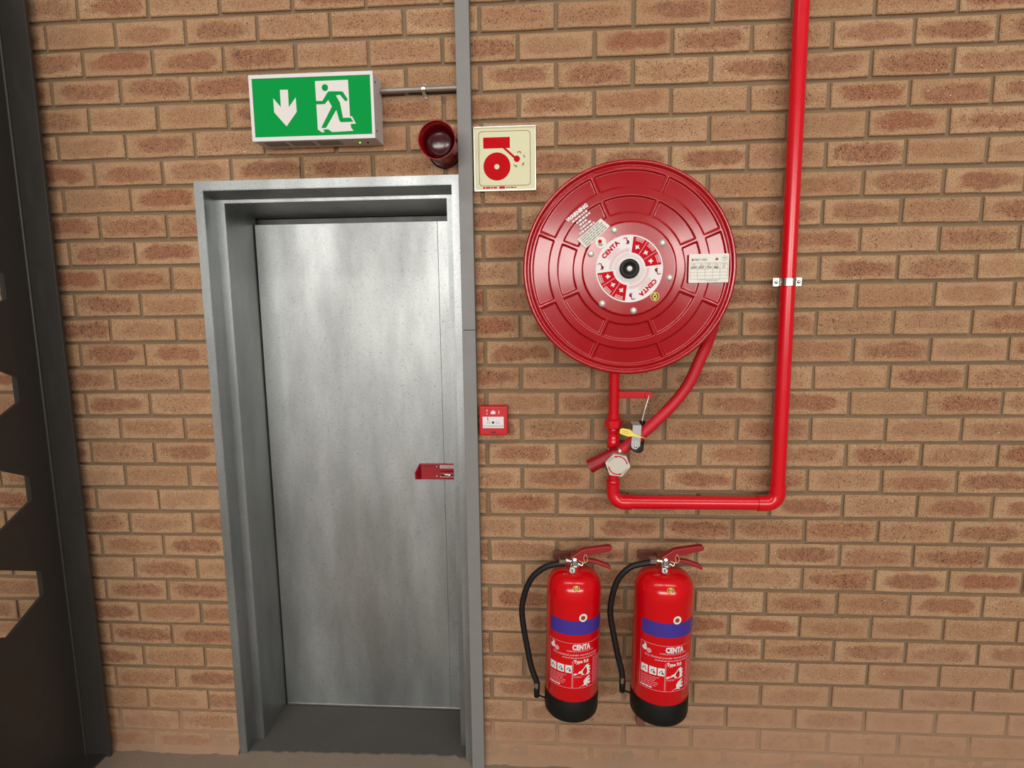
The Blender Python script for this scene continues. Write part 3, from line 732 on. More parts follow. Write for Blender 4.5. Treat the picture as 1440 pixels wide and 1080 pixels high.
for k in range(8):
    c = 22.5 + 45 * k
    ths += [c + d for d in (-4, -3.2, -2.6, -2.1, -1.7, -1.3, -0.9, -0.5, 0, 0.5, 0.9, 1.3, 1.7, 2.1, 2.6, 3.2, 4, 6.5, 9.5, 13, 16.5, 20, 22.5, 25, 28.5, 32, 35.5, 38.5)]
ths = sorted(math.radians(t % 360) for t in ths)
dm = MB(); nt = len(ths); vs = [(0, -disc_h(0, 0), 0)]; fs = []
for r in rs:
    for t in ths: vs.append((r * math.cos(t), -disc_h(r, t), r * math.sin(t)))
for k in range(nt): fs.append((0, 1 + k, 1 + (k + 1) % nt))
for i in range(len(rs) - 1):
    for k in range(nt):
        k2 = (k + 1) % nt; a = 1 + i * nt; b_ = 1 + (i + 1) * nt; fs.append((a + k, b_ + k, b_ + k2, a + k2))
dm.add(vs, fs, True)
hrim = disc_h(0.2945, 0)
dm.lathe([(0.2945, hrim), (0.2972, hrim - 0.0008), (0.2990, hrim - 0.003), (0.2995, hrim - 0.006), (0.2990, hrim - 0.012), (0.2965, hrim - 0.014), (0.288, hrim - 0.0145), (0.27, -0.024), (0.03, -0.024)], (0, 0, 0), 'y', 160, True, False)
fd = dm.build('front_disc', 'reel_red', hr)
MB().lathe([(0.28, -0.150), (0.2945, -0.150), (0.2945, -0.162), (0.05, -0.160)], (0, 0, 0), 'y', 96).build('back_disc', 'reel_red', hr)
coil = []
for i in range(4):
    for t in range(9):
        a = math.pi * t / 8; coil.append((0.255 + 0.0165 * math.sin(a), -0.030 - i * 0.033 - 0.0165 + 0.0165 * math.cos(a)))
MB().lathe(coil, (0, 0, 0), 'y', 96).build('coiled_hose', 'hose_red', hr)
MB().lathe([(0.18, -0.024), (0.18, -0.15)], (0, 0, 0), 'y', 64).build('drum', 'reel_red', hr)
MB().lathe([(0.03, -0.15), (0.03, -0.19), (0.06, -0.192), (0.06, -0.221)], (0, 0, 0), 'y', 32).build('axle', 'reel_red', hr)
# hose tail and nozzle
HP = [(-0.352, -0.150, 1.60), (-0.358, -0.135, 1.555), (-0.367, -0.118, 1.511), (-0.384, -0.112, 1.466), (-0.415, -0.11, 1.392), (-0.463, -0.11, 1.326), (-0.516, -0.11, 1.271), (-0.558, -0.11, 1.232), (-0.602, -0.108, 1.194), (-0.612, -0.106, 1.186)]
rel(MB().tube(HP, 0.0172, 20, True, 6), 'hose', 'hose_red', hr, HC)
rel(MB().tube([(-0.608, -0.107, 1.189), (-0.622, -0.105, 1.178)], 0.0135, 18), 'hose_clamp', 'zinc', hr, HC)
nz = MB(); p0, p1 = Vector((-0.618, -0.105, 1.181)), Vector((-0.713, -0.098, 1.128))
nz.tube([p0, p0.lerp(p1, 0.12), p0.lerp(p1, 0.16), p0.lerp(p1, 0.92), p0.lerp(p1, 0.93), p1], [0.013, 0.016, 0.0195, 0.0215, 0.0225, 0.0220], 24)
rel(nz, 'nozzle', 'lever_red', hr, HC)
# hub: printed label, bolts, black cap
LR = 0.0935
lab = MB().lathe([(LR, 0.0012), (LR, 0.0)], (0, 0, 0), 'y', 72).build('hub_label', 'label_white', fd); 
ly = -0.0014
lp = MB()
def sector(mb, a0, a1, r0, r1, y, n=14):
    """angles clockwise from the top, in degrees"""
    P_ = lambda a, r: (r * math.sin(math.radians(a)), y, r * math.cos(math.radians(a)))
    vs = [P_(a0 + (a1 - a0) * i / n, r1) for i in range(n + 1)] + [P_(a0 + (a1 - a0) * i / n, r0) for i in range(n + 1)]
    mb.add(vs, [(i + n + 1, i + n + 2, i + 1, i) for i in range(n)])
for a in (7, 187):
    lp = MB(); sector(lp, a, a + 76, 0.0455, 0.0895, ly); lp.build('red_sector', 'red_print', lab)
for a in (-45, 135):
    lp = MB()
    v, f = text2d('CENTA', 0.0170, 0.0011, 'CENTER', 1.12); am = math.radians(a)
    flat2d(lp, v, f, ly, (0.0745 * math.sin(am), 0.0745 * math.cos(am)), -am)
    stuff(lp.build('brand_lettering', 'red_print', lab))
wpnt = MB(); pk = MB(); dk = MB()
for a in (7, 187):
    for d in (26.5, 51):
        am = math.radians(a + d); stroke(wpnt, [(0.047 * math.sin(am), 0.047 * math.cos(am)), (0.089 * math.sin(am), 0.089 * math.cos(am))], 0.0008, ly - 0.0004, ly - 0.0002)
    for d in (13, 39, 64):
        am = math.radians(a + d); c = (0.063 * math.sin(am), 0.063 * math.cos(am))
        blob = [(-0.006, -0.006), (0.0, -0.0035), (0.006, -0.006), (0.0035, 0.0), (0.0055, 0.005), (0.0, 0.0035), (-0.004, 0.0065), (-0.0045, 0.0005)]
        wpnt.plate(rot2(blob, -am + 0.5, c), ly - 0.0004, ly - 0.0002)
        for rr in (0.079, 0.083, 0.086): sector(wpnt, a + d - 8, a + d + 8, rr, rr + 0.0012, ly - 0.0003, 6)
for a0, a1 in ((-92, 0), (88, 180)):
    for rr, w in ((0.040, 0.0010), (0.0435, 0.0008), (0.0485, 0.0018), (0.0520, 0.0018), (0.0555, 0.0009)): sector(pk, a0, a1, rr, rr + w, ly, 18)
    for rr in (0.0345, 0.0375): sector(pk, a0 - 80, a1 + 6, rr, rr + 0.0008, ly, 24)
    mid = (a0 + a1) / 2
    for i, wd in enumerate((0.040, 0.044, 0.046)):
        am = math.radians(mid); u = 0.0645 - i * 0.0032
        L = [(-wd / 2, 0), (wd / 2, 0)]; stroke(pk, rot2(L, -am, (u * math.sin(am), u * math.cos(am))), 0.0011, ly - 0.0003, ly - 0.0001)
stuff(pk.build('ring_print', 'pink_print', lab))
lg2 = MB()
for a in (-5, -84, 96, 175):                       # curl-shaped maker's emblem, four times round the label
    am = math.radians(a); c = (0.0775 * math.sin(am), 0.0775 * math.cos(am))
    rot = 0.35 if a in (-5, -84) else 0.35 + math.pi
    L = [(-0.008, 0.0085), (-0.003, 0.0095), (0.0015, 0.0065), (-0.0005, 0.002), (0.0035, -0.002), (0.0035, -0.0065), (-0.001, -0.009), (-0.0055, -0.006)]
    lg = MB(); stroke(lg, rot2(L, rot, c), 0.0026, ly - 0.0004, ly - 0.0002); stuff(lg.build('emblem', 'red_print', lab))
    lg2.plate(rot2([(-0.003, -0.006), (0.003, -0.007), (0.0035, 0.0), (-0.001, 0.001)], rot, c), ly - 0.0007, ly - 0.0005)
stuff(lg2.build('emblem_mark', 'dark_print', lab)); stuff(wpnt.build('white_print', 'label_white', lab))
MB().lathe([(0.0275, 0.0), (0.0275, 0.008), (0.025, 0.0105), (0.016, 0.0095), (0.014, 0.006), (0.008, 0.006), (0.0, 0.006)], (0, 0, 0), 'y', 40).build('hub_cap', 'black', fd)
MB().lathe([(0.0, 0.0135), (0.0065, 0.013), (0.0075, 0.011), (0.0075, 0.004)], (0, 0, 0), 'y', 20).build('hub_pin', 'label_white', fd)
for x, z in ((-0.6551, 1.8408), (-0.5216, 1.8034), (-0.4999, 1.7077), (-0.5989, 1.6179), (-0.6869, 1.6389), (-0.7197, 1.7778)):
    MB().lathe([(0.0, 0.0095), (0.0055, 0.009), (0.0078, 0.006), (0.0078, 0.002), (0.0095, 0.0018), (0.0095, 0)], (x - HC[0], 0.0005, z - HC[2]), 'y', 16).build('bolt', 'bolt_zinc', fd)
# stickers
cx, cz = (-0.3923 - HC[0], 1.7332 - HC[2])
cyy = 0.0045
tilt = 0.035
cardv = rrect(-0.0552, 0.0552, -0.0395, 0.0395, 0.0025, 4)
def on_card(x, y, z):   # the card lies along the slope of the disc
    return (cx + x * math.cos(tilt), cyy + y + x * math.sin(tilt) * 0.9, cz + z + x * 0.006)
cd_ = MB().plate(cardv, -0.0012, 0.0, on_card).build('service_card', 'card', fd)
gp_ = MB()
for zz in (0.0155, -0.0015, -0.0105, -0.0195, -0.0285): gp_.plate([(-0.0515, zz), (0.0515, zz), (0.0515, zz - 0.0007), (-0.0515, zz - 0.0007)], -0.0016, -0.0012, on_card)
for xx in (-0.0515, -0.0315, -0.0105, 0.0105, 0.0305, 0.0510): gp_.plate([(xx, 0.0155), (xx + 0.0007, 0.0155), (xx + 0.0007, -0.0285), (xx, -0.0285)], -0.0016, -0.0012, on_card)
r_ = random.Random(4)
for k in range(5):
    x0 = -0.049 + k * 0.0206
    for zz in (0.0125, 0.0085):
        for q_ in dashes(x0 + 0.003, x0 + 0.014, zz, 0.0016, r_, 0.003, 0.007, 0.001): gp_.plate(q_, -0.0016, -0.0012, on_card)
for zz, a, b_ in ((-0.0315, -0.030, 0.032), (-0.0345, -0.008, 0.026)):
    for q_ in dashes(a, b_, zz, 0.0013, r_, 0.003, 0.009, 0.0012): gp_.plate(q_, -0.0016, -0.0012, on_card)
v, f = text2d('FIRST FIRE', 0.0082, 0.0003); flat2d(gp_, v, f, -0.0016, (-0.0235, 0.0235), 0, on_card)
A = circ(0.0435, 0.0265, 0.0072, 28); B = circ(0.0435, 0.0265, 0.0060, 28); gp_.add([on_card(x, -0.0016, z) for x, z in A + B], [(i, (i + 1) % 28, (i + 1) % 28 + 28, i + 28) for i in range(28)])
gp_.plate([(0.040, 0.029), (0.047, 0.029), (0.0455, 0.0265), (0.0435, 0.024), (0.0415, 0.0265)], -0.0016, -0.0012, on_card)
stuff(gp_.build('card_grid', 'grey_print', cd_))
hw = MB()
for k, body in enumerate(('2024', '2025', '17mt', '4kgt', '11')):
    v, f = text2d(body, 0.0078, 0.0002); v = [(x + z * 0.35, z) for x, z in v]; flat2d(hw, v, f, -0.0017, (-0.0415 + k * 0.0206, 0.0028), 0.03, on_card)
stuff(hw.build('handwriting', 'dark_print', cd_))
fl_ = MB(); fl_.plate([(-0.0475, 0.0205), (-0.0435, 0.0205), (-0.0425, 0.0235), (-0.0455, 0.029), (-0.0485, 0.0235)], -0.0016, -0.0012, on_card); fl_.build('card_flame', 'border_brown', cd_); fl_ = MB()
fl_.plate([(0.0165, 0.022), (0.024, 0.021), (0.026, 0.025), (0.022, 0.030), (0.0185, 0.0275)], -0.0016, -0.0012, on_card); fl_.build('card_emblem', 'border_brown', cd_)
wa = math.radians(37.5)
wc = (-0.758 - HC[0], 1.892 - HC[2])
def on_disc(x, y, z):   # printed on the slope of the disc, up and left of the hub
    r = math.hypot(x, z); return (x, -(-0.006 * max(0, r - 0.13) / 0.15 - 0.0050 * sst(64.7 * PX, 66.6 * PX, r)) + y, z)
wt = MB(); v, f = text2d('WARNING', 0.0145, 0.0009); flat2d(wt, v, f, -0.0012, (wc[0], wc[1]), wa, on_disc)
r_ = random.Random(12)
for i, (a, b_) in enumerate(((-0.026, 0.031), (-0.019, 0.028), (-0.016, 0.012), (-0.020, 0.018), (-0.030, 0.026))):
    for q_ in dashes(a, b_, -0.0125 - i * 0.0095, 0.0052, r_, 0.004, 0.011, 0.0022):
        wt.plate(rot2(q_, wa, wc), -0.0014, -0.0008, on_disc)
stuff(wt.build('warning_print', 'label_white', fd))
gl = MB(); g0 = ((-0.7575 - 0.667) / 2 - HC[0], (1.8175 + 1.8526) / 2 - HC[2])
gpts = [(-0.7575 - HC[0], 1.8175 - HC[2]), (-0.6927 - HC[0], 1.8743 - HC[2]), (-0.667 - HC[0], 1.8526 - HC[2]), (-0.7337 - HC[0], 1.7937 - HC[2])]
gl.plate(gpts, -0.0015, 0.002); go = gl.build('rating_plate', 'card', fd)
ga = math.atan2(gpts[1][1] - gpts[0][1], gpts[1][0] - gpts[0][0]); gcx = sum(p[0] for p in gpts) / 4; gcz = sum(p[1] for p in gpts) / 4
gt = MB()
for i in range(5):
    for q_ in dashes(-0.038, 0.038, 0.012 - i * 0.006, 0.0034, r_, 0.006, 0.018, 0.002): gt.plate(rot2(q_, ga, (gcx, gcz)), -0.0020, -0.0015)
stuff(gt.build('plate_print', 'grey_print', go))
s1 = (-0.6922 - HC[0], 1.8085 - HC[2])
so_ = MB().plate(circ(*s1, 0.0155, 32), -0.0012, 0.001).build('round_sticker', 'card', fd)
MB().plate(circ(s1[0] - 0.0025, s1[1] + 0.003, 0.0055, 20), -0.0018, -0.0012).build('sticker_dot', 'red_print', so_)
MB().plate([(s1[0] - 0.009, s1[1] - 0.003), (s1[0] + 0.007, s1[1] - 0.004), (s1[0] + 0.003, s1[1] - 0.010), (s1[0] - 0.005, s1[1] - 0.009)], -0.0016, -0.0012).build('sticker_swoosh', 'grey_print', so_)
s2 = (-0.5401 - HC[0], 1.657 - HC[2])
so_ = MB().plate(circ(*s2, 0.0125, 28), -0.0030, 0.004).build('gold_sticker', 'gold', fd)
sq = MB()
for a0, a1 in ((110, 250), (-70, 70)):
    stroke(sq, [(s2[0] + 0.0085 * math.cos(math.radians(a0 + (a1 - a0) * i / 10)), s2[1] + 0.0085 * math.sin(math.radians(a0 + (a1 - a0) * i / 10))) for i in range(11)], 0.0028, -0.0036, -0.0030)
sq.plate(circ(*s2, 0.003, 12), -0.0036, -0.003); stuff(sq.build('sticker_mark', 'dark_print', so_))

# ------------------------------------------------------------------ hose clip, wire and seal tag
hcl = empty('hose_clip', (-0.575, -0.13, 1.23), 'small grey strap clip over the red hose below the reel', 'clip')
CO = hcl.location[:]
W = 0.0132
rel(MB().plate([(-0.586, 1.270), (-0.560, 1.270), (-0.5635, 1.208), (-0.567, 1.200), (-0.577, 1.1965), (-0.587, 1.200), (-0.5905, 1.208)], -0.150, -0.1475), 'strap', 'clip', hcl, CO)
rel(MB().box(-0.586, -0.560, -0.149, -0.085, 1.2685, 1.2715, 0.0008), 'strap_top', 'clip', hcl, CO)
rel(MB().lathe([(0, 0.003), (0.003, 0.0028), (0.0045, 0)], (-0.577, -0.150, 1.206), 'y', 14), 'rivet', 'chrome', hcl, CO)
rel(MB().tube([(-0.577, -0.146, 1.206), (-0.560, -0.095, 1.188)], 0.0165, 18), 'roller', 'black', hcl, CO)
rel(MB().tube([(-0.548, -0.085, 1.272), (-0.553, -0.085, 1.185)], 0.010, 14), 'roller_post', 'black', hcl, CO)
tag(MB().tube([(-0.5265, -0.066, 1.350), (-0.530, -0.070, 1.338), (-0.540, -0.075, 1.305), (-0.550, -0.09, 1.2735)], 0.0019, 8, True, 4).build('retaining_wire', 'bolt_zinc'), 'thin silver wire hanging from the red guide arm', 'wire')
TG = [(-0.625, 1.262), (-0.618, 1.265), (-0.594, 1.260), (-0.585, 1.250), (-0.562, 1.239), (-0.553, 1.2355), (-0.563, 1.236), (-0.588, 1.240), (-0.600, 1.239), (-0.623, 1.247), (-0.627, 1.250)]
sg = empty('seal_tag', (-0.59, -0.158, 1.25), 'yellow plastic seal tag tied to the grey hose clip', 'tag')
rel(MB().plate(TG, -0.160, -0.1575), 'tag_body', 'yellow', sg, sg.location[:])
gq = MB(); r_ = random.Random(2)
for i in range(2):
    for q_ in dashes(-0.013, 0.010, 0.0025 - i * 0.006, 0.0022, r_, 0.003, 0.008, 0.0012): gq.plate(rot2(q_, -0.25, (-0.606, 1.2525)), -0.1606, -0.160)
stuff(rel(gq, 'tag_print', 'gold', sg, sg.location[:]))
rel(MB().tube([(-0.563, -0.1575, 1.2375), (-0.553, -0.156, 1.2345), (-0.548, -0.145, 1.230)], 0.001, 6), 'tie', 'card', sg, sg.location[:])

# ------------------------------------------------------------------ fire extinguishers
def extinguisher(cx, cy, z0, S, dz_top, hose_pts, label, lev):
    E = empty('fire_extinguisher', (cx, cy, z0), label, 'fire extinguisher', 'dry powder fire extinguishers hung on the wall')
    R = 0.0865 * S
    bp = [(R * 0.82, 0.0), (R * 0.93, 0.0035), (R * 0.99, 0.011), (R * 1.012, 0.022), (R * 1.012, 0.0765), (R * 1.004, 0.079)]
    MB().lathe(bp, (0, 0, 0), 'z', 64).build('base_boot', 'black', E)
    pr = [(R * 0.9, 0.01), (R, 0.02), (R, 0.412), (R * 1.006, 0.416), (R * 1.008, 0.421), (R * 1.003, 0.426)]
    for i in range(1, 21):
        a = math.pi / 2 * i / 20; pr.append((0.019 + (R - 0.019) * math.cos(a) ** 0.68, 0.426 + 0.060 * math.sin(a) ** 1.05))
    pr += [(0.019, 0.492), (0.0, 0.492)]
    body = MB().lathe(pr, (0, 0, 0), 'z', 72).build('cylinder', 'ext_red', E)
    def wrap(off):
        def fn(x, y, z):   # x = arc length from the front, y = height off the paint
            a = x / R; rr = R + off - y; return (rr * math.sin(a), -rr * math.cos(a), z)
        return fn
    w1 = wrap(0.0004); w2 = wrap(0.0009); w3 = wrap(0.0013)
    def band(name, mat, x0, x1, zA, zB, n, fn, parent):
        v, f = subdiv_rect(x0, x1, zA, zB, n); mb = MB(); flat2d(mb, v, f, 0, (0, 0), 0, fn)
        mb.smooth = [True] * len(mb.f); return mb.build(name, mat, parent)
    zl = lambda z: z - 0.317
    band('blue_band', 'blue', -0.0845, 0.114, zl(0.6215), zl(0.669), 36, w1, E)
    L = band('label', 'ext_red', -0.0845, 0.114, zl(0.4445), zl(0.5955), 36, w1, E)
    wht = MB()
    def rect(mb, x0, x1, zA, zB, fn=w2): 
        v, f = subdiv_rect(x0, x1, zA, zB, max(1, int(abs(x1 - x0) / 0.006))); flat2d(mb, v, f, 0, (0, 0), 0, fn)
    lines = MB()
    for zz in (0.595, 0.4445): rect(lines, -0.0845, 0.114, zl(zz) - 0.0006, zl(zz) + 0.0006)
    for xx in (-0.0845, 0.114): rect(lines, xx - 0.0006, xx + 0.0006, zl(0.4445), zl(0.595))
    rect(lines, -0.0036, -0.0024, zl(0.4445), zl(0.5365)); rect(lines, -0.0006, 0.0004, zl(0.4445), zl(0.5365))
    rect(lines, 0.0, 0.064, zl(0.4845), zl(0.4852))
    stuff(lines.build('label_lines', 'pink_print', L))
    def txt(body, size, x, z, bold, mb, sp=1.0, al='CENTER', wd=1.0):
        v, f = text2d(body, size, bold, al, sp); v = [(a_ * wd, b2) for a_, b2 in v]; flat2d(mb, v, f, 0, (x, zl(z)), 0, w2)
    txt('CENTA', 0.0235, 0.0250, 0.5810, 0.0013, wht, 1.08, 'CENTER', 0.72)
    txt('Type 9.0', 0.0148, 0.0255, 0.5335, 0.0006, wht, 1.0, 'CENTER', 0.92)
    pk2 = MB()
    txt('COMPLETE FIRE PROTECTION', 0.0066, 0.0225, 0.5685, 0.0001, pk2)
    txt('Dry chemical powder stored pressure', 0.0098, 0.0085, 0.5560, 0.0002, pk2, 1.0)
    rr = random.Random(3)
    for q_ in dashes(-0.035, 0.085, zl(0.546), 0.003, rr, 0.004, 0.012, 0.002): rect(pk2, q_[0][0], q_[1][0], q_[0][1], q_[2][1])
    for i in range(6):
        for q_ in dashes(-0.080, -0.020 - 0.004 * (i % 3), zl(0.4875 - i * 0.0058), 0.0016, rr, 0.005, 0.012, 0.0015): rect(pk2, q_[0][0], q_[1][0], q_[0][1], q_[2][1])
    for i in range(16):
        for q_ in dashes(0.067, 0.110, zl(0.537 - i * 0.0056), 0.0018, rr, 0.004, 0.012, 0.0018): rect(pk2, q_[0][0], q_[1][0], q_[0][1], q_[2][1])
    for q_ in dashes(0.004, 0.030, zl(0.4815), 0.0018, rr, 0.004, 0.010, 0.0018): rect(pk2, q_[0][0], q_[1][0], q_[0][1], q_[2][1])
    pk2.plate(circ(-0.0545, zl(0.5705), 0.0078, 20), -0.0002, 0.0, w2)
    stuff(pk2.build('small_print', 'pink_print', L))
    for q_ in dashes(-0.080, -0.035, zl(0.4515), 0.0042, rr, 0.005, 0.012, 0.002): rect(wht, q_[0][0], q_[1][0], q_[0][1], q_[2][1])
    # maker's curl emblem
    em = [(-0.0745, 0.5690), (-0.066, 0.5680), (-0.0615, 0.5735), (-0.0625, 0.5790), (-0.0655, 0.5815), (-0.063, 0.5855), (-0.066, 0.5895), (-0.0735, 0.5925), (-0.0695, 0.5875), (-0.0705, 0.5840), (-0.0765, 0.5810), (-0.079, 0.5755)]
    MB().plate([(x, zl(z)) for x, z in em], -0.0002, 0.0, w2).build('emblem', 'label_white', L)
    sq_ = [(-0.0795, -0.056), (-0.0515, -0.0285), (-0.0245, -0.0040)]
    for a, b_ in sq_:
        mb = MB(); rect(mb, a, b_, zl(0.4955), zl(0.5210)); mb.build('fire_class_square', 'label_white', L)
    # hand squeezing the lever, twice
    hnd = [(0.001, 0.4919), (0.003, 0.4875), (0.025, 0.4952), (0.028, 0.4885), (0.050, 0.4870), (0.058, 0.4938), (0.052, 0.4977), (0.059, 0.5035), (0.052, 0.5069), (0.058, 0.5137), (0.050, 0.5156), (0.052, 0.5219), (0.042, 0.5210), (0.034, 0.5112), (0.026, 0.5025)]
    MB().plate([(x, zl(z)) for x, z in hnd], -0.0002, 0.0, w2).build('hand_picture', 'label_white', L)
    h2 = [(0.020, 0.4475), (0.030, 0.4520), (0.036, 0.4555), (0.034, 0.4655), (0.042, 0.476), (0.054, 0.482), (0.0575, 0.479), (0.047, 0.4715), (0.060, 0.472), (0.056, 0.466), (0.048, 0.464), (0.060, 0.460), (0.056, 0.4535), (0.045, 0.4555), (0.050, 0.4490)]
    MB().plate([(x, zl(z)) for x, z in h2], -0.0002, 0.0, w2).build('hand_picture', 'label_white', L)
    stuff(wht.build('lettering', 'label_white', L))
    dkm = MB()
    for i, (a, b_) in enumerate(sq_):
        c = (a + b_) / 2
        stroke(dkm, [(c - 0.006, zl(0.503)), (c - 0.003, zl(0.511)), (c + 0.002, zl(0.513)), (c + 0.006, zl(0.503))], 0.0018, -0.0002, 0, w3)
        if i: dkm.plate([(c + 0.001, zl(0.507)), (c + 0.008, zl(0.504)), (c + 0.007, zl(0.500)), (c + 0.001, zl(0.502))], -0.0002, 0, w3)
    stroke(dkm, [(0.034, zl(0.499)), (0.046, zl(0.5055))], 0.0016, -0.0002, 0, w3)
    stuff(dkm.build('pictogram_lines', 'dark_print', L))
    # round stickers
    st_ = MB().plate(circ(0.0275, zl(0.6795), 0.0130, 28), -0.0006, 0.0, w2).build('round_sticker', 'card', E)
    MB().plate(circ(0.0268, zl(0.6795), 0.0072, 20), -0.0005, 0.0, wrap(0.0016)).build('sticker_emblem', 'border_brown', st_)
    # gold sticker lies on the sloping shoulder
    def shoulder(x, y, z):
        a = math.asin(min(1, max(0, (z - 0.426) / 0.060)) ** (1 / 1.05)); r0 = 0.019 + (R - 0.019) * math.cos(a) ** 0.68 + 0.0012 - y; t = x / R
        return (r0 * math.sin(t), -r0 * math.cos(t), z + 0.0004)
    gs = MB().plate(circ(0.004, 0.4555, 0.0118, 24), -0.0003, 0.0, lambda x, y, z: shoulder(x, y, 0.4555 + (z - 0.4555) * 0.62)).build('gold_sticker', 'gold', E)
    gm = MB()
    for a0, a1 in ((115, 245), (-65, 65)):
        stroke(gm, [(0.004 + 0.0080 * math.cos(math.radians(a0 + (a1 - a0) * i / 8)), 0.4555 + 0.0080 * math.sin(math.radians(a0 + (a1 - a0) * i / 8))) for i in range(9)], 0.0026, -0.0012, -0.0006, lambda x, y, z: shoulder(x, y, 0.4555 + (z - 0.4555) * 0.62))
    gm.plate(circ(0.004, 0.4555, 0.0022, 10), -0.0012, -0.0006, lambda x, y, z: shoulder(x, y, 0.4555 + (z - 0.4555) * 0.62)); stuff(gm.build('sticker_mark', 'dark_print', gs))
    # valve head
    zt = dz_top
    vh = MB(); vh.lathe([(0.0185, 0.0), (0.0205, 0.004), (0.0205, 0.012), (0.014, 0.016), (0.0135, 0.030), (0.010, 0.036)], (0, 0, 0.486 + zt), 'z', 28); vho = vh.build('valve_head', 'chrome', E)
    MB().tube([(-0.012, -0.006, 0.506 + zt), (-0.030, -0.006, 0.509 + zt)], 0.0075, 16).build('outlet', 'chrome', vho)
    MB().lathe([(0.0115, 0), (0.0125, 0.002), (0.0125, 0.019), (0.0115, 0.021)], (0, 0, 0), 'z', 6, False).build('hose_nut', 'chrome', vho).matrix_local = Matrix.Translation((-0.028, -0.006, 0.509 + zt)) @ Matrix.Rotation(-math.pi / 2, 4, 'Y')
    MB().tube([(-0.008, -0.010, 0.500 + zt), (-0.0085, -0.033, 0.496 + zt)], 0.006, 14).build('gauge_stem', 'chrome', vho)
    gg = MB().lathe([(0.0, 0.013), (0.0088, 0.013), (0.0108, 0.011), (0.0112, 0.0), (0.006, -0.001)], (-0.0085, -0.032, 0.4925 + zt), 'y', 28).build('pressure_gauge', 'chrome', vho)
    MB().lathe([(0.0, 0.0136), (0.0086, 0.0134), (0.0086, 0.013)], (-0.0085, -0.032, 0.4925 + zt), 'y', 24).build('gauge_face', 'label_white', vho)
    MB().plate([(-0.0115, 0.4955 + zt), (-0.0085, 0.4965 + zt), (-0.006, 0.4885 + zt), (-0.0085, 0.487 + zt)], -0.0462, -0.0455).build('gauge_needle', 'dark_print', vho)
    MB().plate([(-0.014, 0.4975 + zt), (-0.004, 0.4985 + zt), (-0.0045, 0.4965 + zt), (-0.0135, 0.4955 + zt)], -0.0462, -0.0455).build('gauge_scale', 'dark_print', vho)
    MB().tube([(0.012, -0.012, 0.503 + zt), (0.022, -0.016, 0.497 + zt), (0.026, -0.012, 0.503 + zt), (0.022, -0.006, 0.51 + zt)], 0.0022, 8, True, 4).build('pin_ring', 'chrome', vho)
    up_ = [(x, z + zt - 0.004 * min(1, max(0, x) / 0.06)) for x, z in lev[0]]; lo_ = [(x, z + zt) for x, z in lev[1]]
    for nm, P_, hw_ in (('carry_handle', lo_, 0.010), ('squeeze_lever', up_, 0.0115)):
        mb = MB().plate(P_, -hw_, hw_); o = mb.build(nm, 'lever_red', E); bvm = o.modifiers.new('soft_edges', 'BEVEL'); bvm.width = 0.0025; bvm.segments = 2
    MB().tube([(-0.005, -0.013, 0.521 + zt), (-0.005, 0.013, 0.521 + zt)], 0.004, 12).build('pivot_pin', 'chrome', E)
    wr = [(0.014, -0.014, 0.512 + zt), (0.030, -0.018, 0.508 + zt), (0.040, -0.014, 0.516 + zt), (0.034, -0.013, 0.533 + zt), (0.028, -0.013, 0.524 + zt), (0.031, -0.016, 0.506 + zt)]
    MB().tube(wr, 0.0011, 6, True, 5).build('seal_wire', 'brass_wire', E)
    # hose, nozzle and its clip
    HPn = [(x - cx, y - cy, z - z0) for x, y, z in hose_pts]
    MB().tube(HPn, 0.0097, 16, True, 6).build('hose', 'rubber', E)
    a = Vector(HPn[-1]); d = Vector((0.001, 0, -1)).normalized()
    MB().tube([a + d * -0.006, a + d * 0.012], 0.0104, 16).build('nozzle_ferrule', 'chrome', E)
    MB().tube([a + d * 0.012, a + d * 0.016, a + d * 0.045, a + d * 0.047], [0.0085, 0.0098, 0.0092, 0.008], 16).build('nozzle', 'black', E)
    e_ = a + d * 0.040; bx = -R * 1.0
    MB().tube([e_, (-R * 0.75, -0.02, e_.z - 0.0005), (-R * 0.70, -0.03, e_.z)], 0.003, 8).build('nozzle_clip', 'black', E)
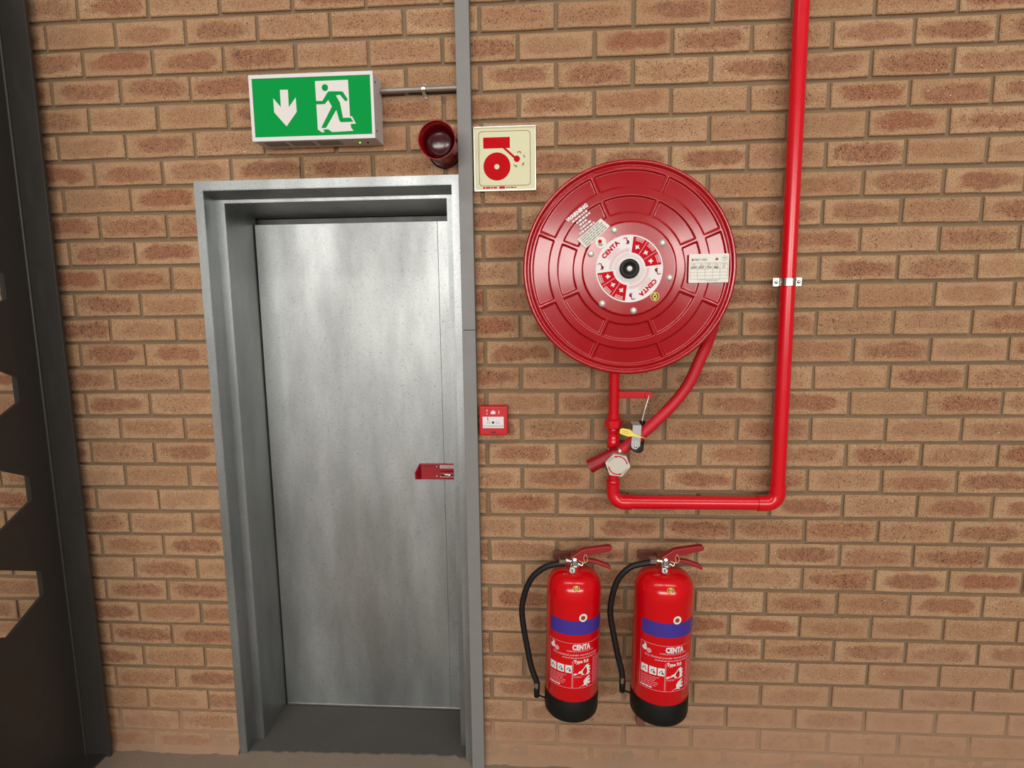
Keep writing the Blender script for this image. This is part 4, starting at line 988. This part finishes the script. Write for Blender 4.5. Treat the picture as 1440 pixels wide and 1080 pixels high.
    # hook bracket on the wall; its plate doubles as the handle's cast shadow
    MB().box(-0.068, 0.020, -cy - 0.010, -cy - 0.0005, 0.459 + zt, 0.487 + zt, 0.0015).build('bracket_with_shadow', 'brown', E)
    MB().box(-0.010, 0.010, 0.014, -cy - 0.006, 0.478 + zt, 0.486 + zt, 0.001).build('bracket_hook', 'brown', E)
    be = math.radians(1.3); E.rotation_euler = (0, be, 0); E.location.x -= 0.006   # they hang a touch askew
    return E
LEVU = [(-0.016, 0.510), (-0.013, 0.521), (0.008, 0.537), (0.022, 0.548), (0.036, 0.553), (0.098, 0.566), (0.110, 0.567), (0.117, 0.560), (0.113, 0.552), (0.045, 0.532), (0.034, 0.524), (0.030, 0.510)]
LEVL = [(0.0, 0.507), (0.0, 0.516), (0.035, 0.5165), (0.070, 0.512), (0.104, 0.500), (0.116, 0.490), (0.114, 0.483), (0.100, 0.489), (0.070, 0.500), (0.035, 0.5065)]
H1 = [(-0.795, -0.131, 0.819), (-0.815, -0.130, 0.817), (-0.858, -0.126, 0.802), (-0.897, -0.122, 0.767), (-0.920, -0.118, 0.718), (-0.932, -0.115, 0.655), (-0.928, -0.115, 0.600), (-0.915, -0.115, 0.526), (-0.899, -0.118, 0.451), (-0.884, -0.120, 0.410), (-0.879, -0.120, 0.392)]
H2 = [(-0.512, -0.133, 0.828), (-0.527, -0.132, 0.827), (-0.587, -0.130, 0.809), (-0.625, -0.126, 0.765), (-0.642, -0.122, 0.705), (-0.646, -0.118, 0.644), (-0.636, -0.118, 0.583), (-0.617, -0.118, 0.497), (-0.604, -0.120, 0.448), (-0.600, -0.122, 0.420)]
extinguisher(-0.7655, -0.122, 0.315, 1.0, 0.004, H1, 'red fire extinguisher with blue band, nearer the steel door', (LEVU, LEVL))
extinguisher(-0.4815, -0.128, 0.320, 1.06, 0.006, H2, 'red fire extinguisher with blue band, farther from the steel door', (LEVU, LEVL))
tag(MB().box(-0.5425, -0.512, -0.03, -0.0005, 0.188, 0.2195, 0.002).build('wall_spacer', 'brown'), 'small reddish block on the wall behind the right extinguisher base', 'spacer')
